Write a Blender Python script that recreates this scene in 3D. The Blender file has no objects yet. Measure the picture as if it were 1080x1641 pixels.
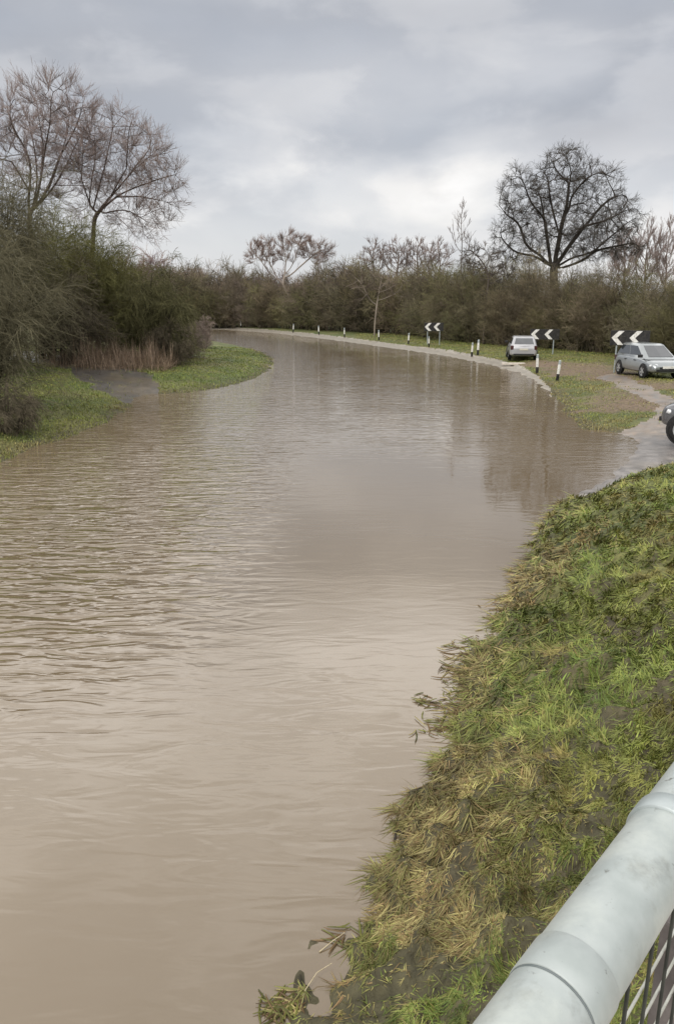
import bpy, math, random
import numpy as np
from mathutils import Vector, Matrix

SC = bpy.context.scene
C = SC.collection
R = math.radians
PI = math.pi

# ------------------------------------------------------------------ camera
CAM_H, PITCH, F_PX, IMG_W, IMG_H = 3.6, R(15.5), 1200.0, 1080.0, 1641.0
cd = bpy.data.cameras.new('camera'); cam = bpy.data.objects.new('camera', cd); C.objects.link(cam)
cam.location = (0, 0, CAM_H); cam.rotation_euler = (PI/2 - PITCH, 0, 0)
cd.sensor_fit = 'VERTICAL'; cd.sensor_height = 24; cd.lens = 24*F_PX/IMG_H
cd.clip_start = 0.05; cd.clip_end = 3000
SC.camera = cam

# ------------------------------------------------------------------ sky
SUN_EL, SUN_AZ = R(42), R(215)       # azimuth from +Y clockwise
SC.view_settings.view_transform = 'Standard'; SC.view_settings.look = 'None'
SC.view_settings.exposure = 0.35; SC.view_settings.gamma = 1.0

def build_world():
    w = bpy.data.worlds.new('World'); SC.world = w; w.use_nodes = True
    nt = w.node_tree; N = nt.nodes; L = nt.links; N.clear()
    out = N.new('ShaderNodeOutputWorld'); bg = N.new('ShaderNodeBackground'); L.new(bg.outputs[0], out.inputs[0])
    sky = N.new('ShaderNodeTexSky'); sky.sky_type = 'NISHITA'; sky.sun_disc = False
    sky.sun_elevation = SUN_EL; sky.sun_rotation = SUN_AZ
    tc = N.new('ShaderNodeTexCoord'); sep = N.new('ShaderNodeSeparateXYZ'); L.new(tc.outputs['Generated'], sep.inputs[0])
    def val(op, a, b=None, c=None, clamp=False):
        m = N.new('ShaderNodeMath'); m.operation = op; m.use_clamp = clamp
        for i, v in enumerate((a, b, c)):
            if v is None: continue
            if isinstance(v, (int, float)): m.inputs[i].default_value = v
            else: L.new(v, m.inputs[i])
        return m.outputs[0]
    z = val('MAXIMUM', sep.outputs[2], 0.0)
    def noise(scale, detail, rough, off, dist=0.0, zs=1.9):
        mp = N.new('ShaderNodeMapping'); mp.inputs['Location'].default_value = off; mp.inputs['Scale'].default_value = (1, 1, zs)
        L.new(tc.outputs['Generated'], mp.inputs[0])
        n = N.new('ShaderNodeTexNoise'); n.inputs['Scale'].default_value = scale; n.inputs['Detail'].default_value = detail
        n.inputs['Roughness'].default_value = rough; n.inputs['Distortion'].default_value = dist
        L.new(mp.outputs[0], n.inputs[0]); return n.outputs[0]
    def step(v, a, b):
        k = N.new('ShaderNodeMapRange'); k.interpolation_type = 'SMOOTHSTEP'; L.new(v, k.inputs[0]); k.inputs[1].default_value = a; k.inputs[2].default_value = b; return k.outputs[0]
    n1 = noise(4.2, 5, 0.5, (3.1, 0.7, .4), 0.3, 2.6)
    n2 = noise(9.0, 6, 0.55, (1.3, 5.2, 1.1), 0.2, 2.0)
    def blob(px, py, size, wob):
        dx, dy = (px-540)/F_PX, (py-820)/F_PX
        d = Vector((dx, math.cos(PITCH)-dy*math.sin(PITCH), -math.sin(PITCH)-dy*math.cos(PITCH))).normalized()
        vm = N.new('ShaderNodeVectorMath'); vm.operation = 'SUBTRACT'; L.new(tc.outputs['Generated'], vm.inputs[0]); vm.inputs[1].default_value = d
        v2 = N.new('ShaderNodeVectorMath'); v2.operation = 'MULTIPLY'; L.new(vm.outputs[0], v2.inputs[0]); v2.inputs[1].default_value = (1/size[0], 1/size[0], 1/size[1])
        ln = N.new('ShaderNodeVectorMath'); ln.operation = 'LENGTH'; L.new(v2.outputs[0], ln.inputs[0])
        dd = val('ADD', ln.outputs['Value'], val('MULTIPLY', val('SUBTRACT', n2, 0.5), wob))
        mr = N.new('ShaderNodeMapRange'); mr.interpolation_type = 'SMOOTHSTEP'; L.new(dd, mr.inputs[0])
        mr.inputs[1].default_value = 0.15; mr.inputs[2].default_value = 1.0; mr.inputs[3].default_value = 1.0; mr.inputs[4].default_value = 0.0
        return mr.outputs[0]
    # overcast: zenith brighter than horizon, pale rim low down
    # bright band added above the frame to brighten the water's reflection, duller again overhead
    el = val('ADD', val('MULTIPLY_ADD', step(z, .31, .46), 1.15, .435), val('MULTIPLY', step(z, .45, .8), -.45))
    low = N.new('ShaderNodeMapRange'); low.interpolation_type = 'SMOOTHSTEP'; L.new(z, low.inputs[0])
    low.inputs[1].default_value = 0.03; low.inputs[2].default_value = 0.21; low.inputs[3].default_value = 0.19; low.inputs[4].default_value = 0.0
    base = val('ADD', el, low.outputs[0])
    puff = val('ADD', n1, val('MULTIPLY', val('SUBTRACT', n2, .5), .45))
    tex = val('ADD', val('MULTIPLY', val('SUBTRACT', step(puff, .45, .60), 0.5), 0.16), val('MULTIPLY', val('SUBTRACT', n2, 0.5), 0.24))
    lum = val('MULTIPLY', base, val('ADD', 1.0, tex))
    for (px, py, sz, wob, amp) in [(640, 305, (.26, .07), 1.8, .17), (750, 262, (.10, .075), 1.8, .13), (405, 240, (.10, .06), 2.2, .11),
                                   (1020, 330, (.10, .09), 1.4, .08), (870, 90, (.10, .05), 1.6, .07), (300, 370, (.25, .06), 1.4, .05),
                                   (600, 150, (.28, .08), 1.5, .085), (850, 190, (.20, .04), 1.5, -.03)]:
        lum = val('ADD', lum, val('MULTIPLY', blob(px, py, sz, wob), amp))
    lum = val('MAXIMUM', lum, 0.15)
    # tint: bluish grey where dark, warm white where bright
    ramp = N.new('ShaderNodeValToRGB'); L.new(lum, ramp.inputs[0])
    e = ramp.color_ramp.elements; e[0].position = 0.33; e[0].color = (.94, .985, 1.09, 1); e[1].position = 0.72; e[1].color = (1.0, .985, .97, 1)
    mul = N.new('ShaderNodeVectorMath'); mul.operation = 'SCALE'; L.new(ramp.outputs[0], mul.inputs[0]); L.new(lum, mul.inputs['Scale'])
    sk = N.new('ShaderNodeVectorMath'); sk.operation = 'SCALE'; L.new(sky.outputs[0], sk.inputs[0]); sk.inputs['Scale'].default_value = 0.09
    cov = val('MULTIPLY_ADD', n1, 0.35, 0.76, True)
    mx = N.new('ShaderNodeMix'); mx.data_type = 'RGBA'; L.new(cov, mx.inputs[0]); L.new(sk.outputs[0], mx.inputs[6]); L.new(mul.outputs[0], mx.inputs[7])
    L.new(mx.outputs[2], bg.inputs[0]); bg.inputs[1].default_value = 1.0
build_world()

sd = bpy.data.lights.new('sun', 'SUN'); sun = bpy.data.objects.new('sun', sd); C.objects.link(sun)
sd.energy = 1.5; sd.angle = R(14); sd.color = (1, .95, .88)
sv = Vector((math.sin(SUN_AZ)*math.cos(SUN_EL), math.cos(SUN_AZ)*math.cos(SUN_EL), math.sin(SUN_EL)))
sun.rotation_euler = sv.to_track_quat('Z', 'Y').to_euler()

# ------------------------------------------------------------------ helpers
def ray(px, py):
    dx, dy = (px-540)/F_PX, (py-820)/F_PX
    return np.array([dx, math.cos(PITCH)-dy*math.sin(PITCH), -math.sin(PITCH)-dy*math.cos(PITCH)])
def at(px, py, z=0.0):
    d = ray(px, py); t = (z-CAM_H)/d[2]
    return np.array([0, 0, CAM_H]) + d*t
def at_depth(px, py, Y):
    d = ray(px, py); return np.array([0, 0, CAM_H]) + d*(Y/d[1])

def vnoise(x, y, seed=0):
    x = np.asarray(x, float); y = np.asarray(y, float)
    xi = np.floor(x).astype(np.int64); yi = np.floor(y).astype(np.int64); fx = x-xi; fy = y-yi
    fx = fx*fx*(3-2*fx); fy = fy*fy*(3-2*fy)
    def h(a, b):
        n = (a*374761393 + b*668265263 + seed*1442695041) & 0xffffffff
        n = ((n ^ (n >> 13))*1274126177) & 0xffffffff
        n = ((n ^ (n >> 16))*2246822519) & 0xffffffff
        return ((n ^ (n >> 15)) & 0xffff)/65535.0
    return (h(xi, yi)*(1-fx)+h(xi+1, yi)*fx)*(1-fy) + (h(xi, yi+1)*(1-fx)+h(xi+1, yi+1)*fx)*fy
def fbm(x, y, seed=0, octv=3):
    s = 0; a = 0.5; t = 0
    for i in range(octv):
        s = s + a*vnoise(x*2**i, y*2**i, seed+i*17); t += a; a *= 0.5
    return s/t

def smooth(a, b, x):
    t = np.clip((x-a)/(b-a), 0, 1); return t*t*(3-2*t)
def poly_dist(x, y, P):
    """signed distance: positive outside the polygon"""
    d2 = np.full(x.shape, 1e18); ins = np.zeros(x.shape, bool); n = len(P)
    for i in range(n):
        ax, ay = P[i]; bx, by = P[(i+1) % n]
        ex, ey = bx-ax, by-ay; wx, wy = x-ax, y-ay
        t = np.clip((wx*ex+wy*ey)/(ex*ex+ey*ey+1e-12), 0, 1)
        d2 = np.minimum(d2, (wx-t*ex)**2+(wy-t*ey)**2)
        c = (ay > y) != (by > y)
        if ey != 0: ins ^= c & (x < ex*(y-ay)/ey+ax)
    d = np.sqrt(d2); return np.where(ins, -d, d)

def link(o, parent=None):
    C.objects.link(o)
    if parent is not None: o.parent = parent
    return o
def tag(o, label=None, cat=None, group=None, kind=None):
    if label: o['label'] = label
    if cat: o['category'] = cat
    if group: o['group'] = group
    if kind: o['kind'] = kind
    return o
def empty(name, loc=(0, 0, 0), rz=0, label=None, cat=None, group=None):
    o = bpy.data.objects.new(name, None); link(o); o.location = loc; o.rotation_euler = (0, 0, rz)
    o.empty_display_size = 0.2
    return tag(o, label, cat, group)
def copy_tree(o, parent=None):
    c = o.copy(); C.objects.link(c); c.parent = parent
    for ch in [k for k in C.objects if k.parent == o]: copy_tree(ch, c)
    return c

class MB:
    """collects vertices and faces; build() links ONE mesh object"""
    def __init__(s): s.v = []; s.f = []; s.n = 0; s.col = []
    def add(s, verts, faces, col=None):
        verts = np.asarray(verts, float).reshape(-1, 3)
        faces = np.asarray(faces, np.int64)
        s.v.append(verts); s.f.append(faces+s.n); s.n += len(verts)
        if col is not None: s.col.append(np.asarray(col, float).reshape(-1, 3))
        return s
    def box(s, c, size, rot=None):
        hx, hy, hz = [k/2 for k in size]
        v = np.array([(x, y, z) for z in (-hz, hz) for y in (-hy, hy) for x in (-hx, hx)], float)
        if rot is not None: v = v @ np.array(rot).T
        return s.add(v+np.array(c), [(0, 2, 3, 1), (4, 5, 7, 6), (0, 1, 5, 4), (2, 6, 7, 3), (1, 3, 7, 5), (0, 4, 6, 2)])
    def prism(s, pts, z0, z1):
        """pts (x,z) outline in the XZ plane, extruded along Y from z0 to z1 (convex)"""
        n = len(pts)
        v = [(p[0], z0, p[1]) for p in pts]+[(p[0], z1, p[1]) for p in pts]
        s.add(v, [(i, (i+1) % n, n+(i+1) % n, n+i) for i in range(n)])
        for k in range(1, n-1):
            s.add([v[0], v[k], v[k+1], v[k+1]], np.zeros((0, 4), int)); s.f.append(np.array([[s.n-4, s.n-3, s.n-2]]))
            s.add([v[n], v[n+k+1], v[n+k], v[n+k]], np.zeros((0, 4), int)); s.f.append(np.array([[s.n-4, s.n-3, s.n-2]]))
        return s
    def lathe(s, prof, c=(0, 0, 0), axis='Z', n=20, cap=True):
        """prof list of (r, h)"""
        v = []
        for r, h in prof:
            for k in range(n):
                a = 2*PI*k/n; p = (r*math.cos(a), r*math.sin(a), h)
                if axis == 'Y': p = (p[0], p[2], p[1])
                if axis == 'X': p = (p[2], p[0], p[1])
                v.append((p[0]+c[0], p[1]+c[1], p[2]+c[2]))
        f = [(i*n+k, i*n+(k+1) % n, (i+1)*n+(k+1) % n, (i+1)*n+k) for i in range(len(prof)-1) for k in range(n)]
        return s.add(v, f)
    def tubes(s, P, Rr, k=5, col=None):
        """P (m,n,3) polylines, Rr (m,n) radii"""
        P = np.asarray(P, float); Rr = np.asarray(Rr, float)
        if len(P) == 0: return s
        m, n, _ = P.shape
        T = np.gradient(P, axis=1); T /= np.linalg.norm(T, axis=2, keepdims=True)+1e-9
        ref = np.where(np.abs(T[:, :1, 2:3]) > .9, np.array([1., 0, 0]), np.array([0, 0, 1.]))
        ref = np.broadcast_to(ref, T.shape)
        U = np.cross(T, ref); U /= np.linalg.norm(U, axis=2, keepdims=True)+1e-9
        V = np.cross(T, U)
        a = np.arange(k)*2*PI/k
        ring = P[:, :, None, :] + Rr[:, :, None, None]*(np.cos(a)[None, None, :, None]*U[:, :, None, :]+np.sin(a)[None, None, :, None]*V[:, :, None, :])
        b = (np.arange(m)*n*k)[:, None, None]; i = (np.arange(n-1)*k)[None, :, None]; j = np.arange(k)[None, None, :]; j2 = (j+1) % k
        f = np.stack([b+i+j, b+i+j2, b+i+k+j2, b+i+k+j], -1).reshape(-1, 4)
        if col is not None:
            col = np.repeat(np.asarray(col)[:, None, :], n*k, 1).reshape(-1, 3)
        return s.add(ring.reshape(-1, 3), f, col)
    def tube(s, pts, r, k=8):
        pts = np.asarray(pts, float); r = np.broadcast_to(np.asarray(r, float), (len(pts),))
        return s.tubes(pts[None], r[None], k)
    def cap(s, pts):
        pts = np.asarray(pts, float); c = pts.mean(0); n = len(pts)
        v = np.vstack([pts, c]); s.add(v, np.zeros((0, 4), int)); b = s.n-n-1
        s.f.append(np.array([[b+i, b+(i+1) % n, b+n] for i in range(n)])); return s
    def build(s, name, mat, parent=None, smooth=False, bevel=0, subsurf=0):
        me = bpy.data.meshes.new(name)
        V = np.vstack(s.v); q = [f for f in s.f if len(f)]
        loops = np.concatenate([f.ravel() for f in q])
        tot = np.concatenate([np.full(len(f), f.shape[1]) for f in q])
        st = np.concatenate([[0], np.cumsum(tot)[:-1]])
        me.vertices.add(len(V)); me.vertices.foreach_set('co', V.ravel().astype(np.float32))
        me.loops.add(len(loops)); me.loops.foreach_set('vertex_index', loops.astype(np.int32))
        me.polygons.add(len(tot)); me.polygons.foreach_set('loop_start', st.astype(np.int32))
        me.polygons.foreach_set('use_smooth', np.full(len(tot), smooth))
        if s.col:
            a = me.attributes.new('tint', 'FLOAT_COLOR', 'POINT')
            cc = np.vstack(s.col); a.data.foreach_set('color', np.hstack([cc, np.ones((len(cc), 1))]).ravel().astype(np.float32))
        me.update(calc_edges=True); me.validate()
        me.materials.append(mat)
        o = bpy.data.objects.new(name, me); link(o, parent)
        if subsurf:
            m = o.modifiers.new('subsurf', 'SUBSURF'); m.levels = m.render_levels = subsurf
        if bevel:
            m = o.modifiers.new('bevel', 'BEVEL'); m.width = bevel; m.segments = 2; m.limit_method = 'ANGLE'; m.angle_limit = R(40)
        return o

# ------------------------------------------------------------------ materials
def new_mat(name):
    m = bpy.data.materials.new(name); m.use_nodes = True
    nt = m.node_tree; b = nt.nodes['Principled BSDF']; return m, nt, b
def noise_mat(name, c1, c2, scale=5, rough=.8, metallic=0, detail=5, bump=0, bscale=None, spec=.3, lo=.35, hi=.65, coat=0):
    m, nt, b = new_mat(name); N = nt.nodes; L = nt.links
    tc = N.new('ShaderNodeTexCoord'); n = N.new('ShaderNodeTexNoise'); n.inputs['Scale'].default_value = scale; n.inputs['Detail'].default_value = detail
    L.new(tc.outputs['Object'], n.inputs[0])
    r = N.new('ShaderNodeValToRGB'); r.color_ramp.elements[0].position = lo; r.color_ramp.elements[1].position = hi
    r.color_ramp.elements[0].color = (*c1, 1); r.color_ramp.elements[1].color = (*c2, 1)
    L.new(n.outputs[0], r.inputs[0]); L.new(r.outputs[0], b.inputs['Base Color'])
    b.inputs['Roughness'].default_value = rough; b.inputs['Metallic'].default_value = metallic; b.inputs['Specular IOR Level'].default_value = spec
    b.inputs['Coat Weight'].default_value = coat
    if bump:
        n2 = N.new('ShaderNodeTexNoise'); n2.inputs['Scale'].default_value = bscale or scale*4; n2.inputs['Detail'].default_value = 4
        L.new(tc.outputs['Object'], n2.inputs[0])
        bp = N.new('ShaderNodeBump'); bp.inputs['Distance'].default_value = bump; L.new(n2.outputs[0], bp.inputs['Height']); L.new(bp.outputs[0], b.inputs['Normal'])
    return m
def tint_mat(name, rough=.7, spec=.25, trans=0.0, var=.35, scale=6, bump=None):
    m, nt, b = new_mat(name); N = nt.nodes; L = nt.links
    a = N.new('ShaderNodeAttribute'); a.attribute_name = 'tint'
    tc = N.new('ShaderNodeTexCoord'); n = N.new('ShaderNodeTexNoise'); n.inputs['Scale'].default_value = scale; n.inputs['Detail'].default_value = 3
    L.new(tc.outputs['Object'], n.inputs[0])
    mr = N.new('ShaderNodeMapRange'); mr.inputs[1].default_value = .3; mr.inputs[2].default_value = .7; mr.inputs[3].default_value = 1-var; mr.inputs[4].default_value = 1+var
    L.new(n.outputs[0], mr.inputs[0])
    sc = N.new('ShaderNodeVectorMath'); sc.operation = 'SCALE'; L.new(a.outputs['Color'], sc.inputs[0]); L.new(mr.outputs[0], sc.inputs['Scale'])
    if bump:
        n2 = N.new('ShaderNodeTexNoise'); n2.inputs['Scale'].default_value = bump[1]; n2.inputs['Detail'].default_value = 5; L.new(tc.outputs['Object'], n2.inputs[0])
        bp = N.new('ShaderNodeBump'); bp.inputs['Distance'].default_value = bump[0]; L.new(n2.outputs[0], bp.inputs['Height']); L.new(bp.outputs[0], b.inputs['Normal'])
    L.new(sc.outputs[0], b.inputs['Base Color']); b.inputs['Roughness'].default_value = rough; b.inputs['Specular IOR Level'].default_value = spec
    return m

M = {}
M['grass'] = tint_mat('grass_blades', .6, .3)
M['ground'] = tint_mat('soil_and_turf', .75, .3, var=.45, scale=9, bump=(.05, 14))
M['asphalt'] = tint_mat('wet_asphalt', .38, .5, var=.3, scale=3, bump=(.012, 9))
M['twig'] = tint_mat('bark_twigs', .85, .15, var=.25, scale=.7)

# ------------------------------------------------------------------ plan of the flood
left_bank = [(-140, 800), (-60, 772), (0, 742), (60, 716), (120, 697), (170, 678), (203, 656), (212, 640), (228, 633), (262, 631), (300, 628), (350, 621), (396, 610), (426, 597), (439, 582),
             (434, 571), (414, 562), (385, 553.5), (345, 546), (300, 542), (220, 539)]
far_edge = [(220, 526.5), (355, 527.5), (430, 532.5), (500, 540), (560, 548), (640, 559), (700, 567.5), (740, 575), (790, 585.5), (830, 597), (860, 611), (884, 630),
            (905, 655), (920, 676), (940, 688), (975, 690), (1008, 697), (1024, 711), (1016, 730), (997, 750), (984, 765), (930, 789), (885, 818), (864, 850), (858, 880),
            (832, 920), (806, 958), (790, 1000), (762, 1060), (742, 1110), (724, 1170), (700, 1225), (672, 1290), (648, 1345), (600, 1405), (568, 1455), (530, 1525), (492, 1590), (468, 1641)]
WATER = [tuple(at(*p)[:2]) for p in left_bank] + [tuple(at(*p)[:2]) for p in far_edge] + [(-.9, 1.9), (-2, 0), (-3, -8), (-16, -8), (-16, 8)]
DRIVE = [tuple(at(*p, .15)[:2]) for p in [(930, 690), (985, 690), (1030, 676), (1060, 655), (1000, 628), (955, 606), (985, 600), (1040, 625), (1100, 655), (1180, 668), (1300, 690), (1300, 775), (1110, 748), (1080, 757), (1000, 762), (930, 795)]]
ROADSTRIP = [tuple(at(*p, .05)[:2]) for p in [(200, 528.5), (355, 530), (430, 536), (500, 544), (560, 552), (640, 564), (700, 573), (740, 581), (790, 596), (830, 612), (860, 630), (885, 645),
             (880, 622), (862, 604), (838, 590), (795, 577.5), (740, 567), (700, 560.5), (640, 553.5), (560, 543), (500, 536), (430, 529.5), (355, 525), (200, 524.5)]]
TRACK = [tuple(at(*p, .2)[:2]) for p in [(198, 641), (150, 625), (100, 604), (75, 599), (0, 588), (-80, 588), (-80, 574), (40, 577), (130, 588), (190, 598), (230, 606), (258, 620), (266, 630), (228, 636)]]

def ragged(x, y, r):
    return (fbm(x*1.6, y*1.6, 5, 3)-.5)*np.clip(r*.022, .12, .7)+((fbm(x*4.5, y*4.5, 6, 3)-.5)*.55-.03)*smooth(17, 9, r)

def height(x, y, fine=True):
    x = np.asarray(x, float); y = np.asarray(y, float)
    shp = x.shape; x = x.ravel(); y = y.ravel()
    wob = (fbm(x*1.6, y*1.6, 5, 3)-.5)
    r = np.hypot(x, y)
    dw = poly_dist(x, y, WATER) + ragged(x, y, r)
    dd = poly_dist(x, y, DRIVE)
    near = smooth(19, 15.5, y)*smooth(-3, -1, x)                       # embankment by the bridge
    out = np.maximum(dw, 0)
    hn = np.minimum(.42*out, .04*out+.5*np.maximum(dd, 0)+.02)
    hn = 1.7*(1-np.exp(-hn/1.3))
    left = smooth(-1, -4, x)*smooth(60, 50, y)
    hl = .75*(1-np.exp(-out*.17/.75*1.1))
    hr = .30*(1-np.exp(-out*.11/.3))+.01
    dr = poly_dist(x, y, ROADSTRIP)
    hr = np.where(dr < 0, np.minimum(hr, .012+.02*out), hr)
    h = near*hn + (1-near)*(left*hl+(1-left)*hr)
    h = np.where(dw < 0, np.maximum(.25*dw, -.7), h)
    if fine:
        land = smooth(-.3, .5, dw)
        soft = smooth(-.2, .3, dd)*smooth(-.1, .4, dr)
        lump = (fbm(x*2.4, y*2.4, 9, 3)-.5)*.22 + (fbm(x*8, y*8, 21, 2)-.5)*.10*smooth(12, 5, r)
        h = h + lump*near*land*np.minimum(1, .3+out)*soft
        h = h + (1-near)*(fbm(x*.9, y*.9, 31, 3)-.5)*.16*land*soft*np.minimum(1, .2+out*.6)
    return h.reshape(shp)
def hz(x, y): return float(height(np.array([x]), np.array([y]))[0])
def on_ground(px, py):
    z = .1
    for _ in range(6):
        p = at(px, py, z); z = .5*z+.5*max(hz(p[0], p[1]), 0)
    p = at(px, py, z); p[2] = hz(p[0], p[1]); return p

# ------------------------------------------------------------------ terrain (one polar sheet, split by surface)
def build_ground():
    th = np.concatenate([np.linspace(-2.2, -.62, 90)[:-1], np.linspace(-.62, .62, 620), np.linspace(.62, 2.2, 90)[1:]])
    rr = np.concatenate([np.geomspace(.6, 130, 470), np.geomspace(130, 1500, 30)[1:]])
    TH, RR = np.meshgrid(th, rr); X = RR*np.sin(TH); Y = RR*np.cos(TH); Z = height(X, Y)
    nr, nt = X.shape
    x, y, z = X.ravel(), Y.ravel(), Z.ravel()
    wob = (fbm(x*1.2, y*1.2, 77, 3)-.5)
    idx = np.arange(nr*nt).reshape(nr, nt)
    F = np.stack([idx[:-1, :-1], idx[:-1, 1:], idx[1:, 1:], idx[1:, :-1]], -1).reshape(-1, 4)
    dD = poly_dist(x, y, DRIVE)+wob*.5; dR = poly_dist(x, y, ROADSTRIP)+wob*.12; dT = poly_dist(x, y, TRACK)+wob*.7
    dw = poly_dist(x, y, WATER)
    reg = np.zeros(len(x), int); reg[dD < 0] = 1; reg[dR < 0] = 2; reg[(dT < 0)] = 3
    # colours of the surfaces themselves
    g1 = np.array([.075, .10, .026]); g2 = np.array([.13, .13, .045]); mud = np.array([.07, .055, .037]); silt = np.array([.2, .165, .12])
    n = fbm(x*.8, y*.8, 3, 4)[:, None]; n2 = fbm(x*3.1, y*3.1, 13, 3)[:, None]
    col = g1+(g2-g1)*smooth(.35, .65, n)
    mm = smooth(.40, .58, n2)*.85*np.clip(smooth(14, 4, np.hypot(x, y))[:, None]+.25, 0, 1)
    mm = np.maximum(mm, smooth(9, 5, np.hypot(x, y))[:, None]*.8)
    mm = np.maximum(mm, smooth(1.0, .1, dw+wob*.8)[:, None]*.75)
    col = col*(1-mm)+mud*mm
    # churned muddy patches where the cars turned
    for px, py, s in [(930, 590, 3.6), (955, 600, 2.6), (1030, 640, 2.5), (1000, 610, 2.5), (870, 583, 2.2), (985, 650, 1.6), (1060, 620, 1.8)]:
        p = at(px, py, .2); k = smooth(s, s*.3, np.hypot(x-p[0], (y-p[1])*.6)+wob*2.5)[:, None]*.85
        col = col*(1-k)+np.array([.15, .105, .07])*k
    asp = np.array([.17, .155, .145])*(.75+.5*n2); asp = asp*(1-smooth(.4, .7, n)*.5)+silt*smooth(.4, .7, n)*.5
    muddy = smooth(.0, 4., y-19.5)[:, None]*smooth(.35, .55, n2)*.7
    n3 = fbm(x*5.2, y*3.1, 213, 3)[:, None]; asp = asp*(.7+.6*n3); muddy = np.clip(muddy+smooth(.5, .62, n3)*smooth(18.5, 21, y)[:, None]*.6, 0, .95)
    asp1 = asp*(1-muddy)+np.array([.19, .14, .10])*(.6+.7*n2)*muddy
    pale = np.array([.25, .222, .18])*(.85+.3*n2)
    trk = np.array([.07, .063, .056])*(.6+.8*n2); tk = smooth(.42, .62, n); trk = trk*(1-tk*.6)+np.array([.10, .078, .048])*tk*.6
    for k, (nm, mt, cc) in enumerate([('ground', M['ground'], col), ('driveway', M['asphalt'], asp1), ('road', M['asphalt'], pale), ('path', M['asphalt'], trk)]):
        fk = F[(reg[F[:, 0]] == k)]
        used = np.unique(fk); mp = np.zeros(len(x), int); mp[used] = np.arange(len(used))
        b = MB(); b.add(np.stack([x, y, z], 1)[used], mp[fk], cc[used])
        o = b.build(nm, mt, smooth=True)
        tag(o, kind='structure')
build_ground()

# ------------------------------------------------------------------ water
def build_water():
    m, nt, b = new_mat('muddy_floodwater'); N = nt.nodes; L = nt.links
    tc = N.new('ShaderNodeTexCoord')
    def mapn(scale, loc=(0, 0, 0), rot=0):
        mp = N.new('ShaderNodeMapping'); mp.inputs['Scale'].default_value = scale; mp.inputs['Location'].default_value = loc; mp.inputs['Rotation'].default_value = (0, 0, rot)
        L.new(tc.outputs['Object'], mp.inputs[0]); return mp.outputs[0]
    def noise(vec, scale, detail=3, rough=.5, dist=0):
        n = N.new('ShaderNodeTexNoise'); n.inputs['Scale'].default_value = scale; n.inputs['Detail'].default_value = detail
        n.inputs['Roughness'].default_value = rough; n.inputs['Distortion'].default_value = dist; L.new(vec, n.inputs[0]); return n.outputs[0]
    def mth(op, a, c=None, d=None, clamp=False):
        k = N.new('ShaderNodeMath'); k.operation = op; k.use_clamp = clamp
        for i, v in enumerate((a, c, d)):
            if v is None: continue
            if isinstance(v, (int, float)): k.inputs[i].default_value = v
            else: L.new(v, k.inputs[i])
        return k.outputs[0]
    def mr(v, a, c, d, e):
        k = N.new('ShaderNodeMapRange'); k.interpolation_type = 'SMOOTHSTEP'; L.new(v, k.inputs[0])
        for i, q in enumerate((a, c, d, e)): k.inputs[i+1].default_value = q
        return k.outputs[0]
    # silt colour
    sil = noise(mapn((.25, .12, 1)), 1.0, 4)
    rp = N.new('ShaderNodeValToRGB'); rp.color_ramp.elements[0].position = .3; rp.color_ramp.elements[1].position = .7
    rp.color_ramp.elements[0].color = (.137, .103, .064, 1); rp.color_ramp.elements[1].color = (.174, .134, .087, 1)
    L.new(sil, rp.inputs[0]); L.new(rp.outputs[0], b.inputs['Base Color'])
    b.inputs['Roughness'].default_value = .03; b.inputs['IOR'].default_value = 1.9; b.inputs['Specular Tint'].default_value = (1, .945, .88, 1); b.inputs['Specular IOR Level'].default_value = .5
    # ripples: crests across the stream
    sp = N.new('ShaderNodeSeparateXYZ'); L.new(tc.outputs['Object'], sp.inputs[0])
    patch = noise(mapn((.16, .22, 1), (2.3, .4, 0)), 1.0, 2)
    lm = mth('MULTIPLY', mr(sp.outputs[0], -0.3, -4.0, 0, 1), mth('MULTIPLY', mr(sp.outputs[1], 5, 9, 0, 1), mr(sp.outputs[1], 22, 14, 0.25, 1)))
    farm = mr(sp.outputs[1], 14, 30, 0, .3)
    amp = mth('ADD', mth('ADD', mth('MULTIPLY', lm, 2.6), farm), mth('MULTIPLY', mr(patch, .48, .65, 0, 1), .14))
    amp = mth('ADD', amp, .05)
    r1 = noise(mapn((1.35, 4.4, 1), (0, 0, 0), .06), 1.0, 2, .5, .9)
    r2 = noise(mapn((2.6, 9.5, 1), (5, 0, 0), -.1), 1.0, 2, .5, .4)
    big = noise(mapn((.35, .9, 1), (1, 7, 0), .15), 1.0, 1)
    hgt = mth('MULTIPLY', amp, mth('ADD', mth('MULTIPLY', r1, .045), mth('MULTIPLY', r2, .008)))
    hgt = mth('ADD', hgt, mth('MULTIPLY', big, .006))
    bp = N.new('ShaderNodeBump'); bp.inputs['Distance'].default_value = 1.0; bp.inputs['Strength'].default_value = 1.0
    L.new(hgt, bp.inputs['Height']); L.new(bp.outputs[0], b.inputs['Normal'])
    g = MB(); xs = np.linspace(-75, 18, 60); ys = np.linspace(-9, 140, 90); X, Y = np.meshgrid(xs, ys)
    idx = np.arange(X.size).reshape(X.shape)
    F = np.stack([idx[:-1, :-1], idx[:-1, 1:], idx[1:, 1:], idx[1:, :-1]], -1).reshape(-1, 4)
    g.add(np.stack([X.ravel(), Y.ravel(), 0*X.ravel()], 1), F)
    tag(g.build('water', m, smooth=True), kind='structure')
build_water()

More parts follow.
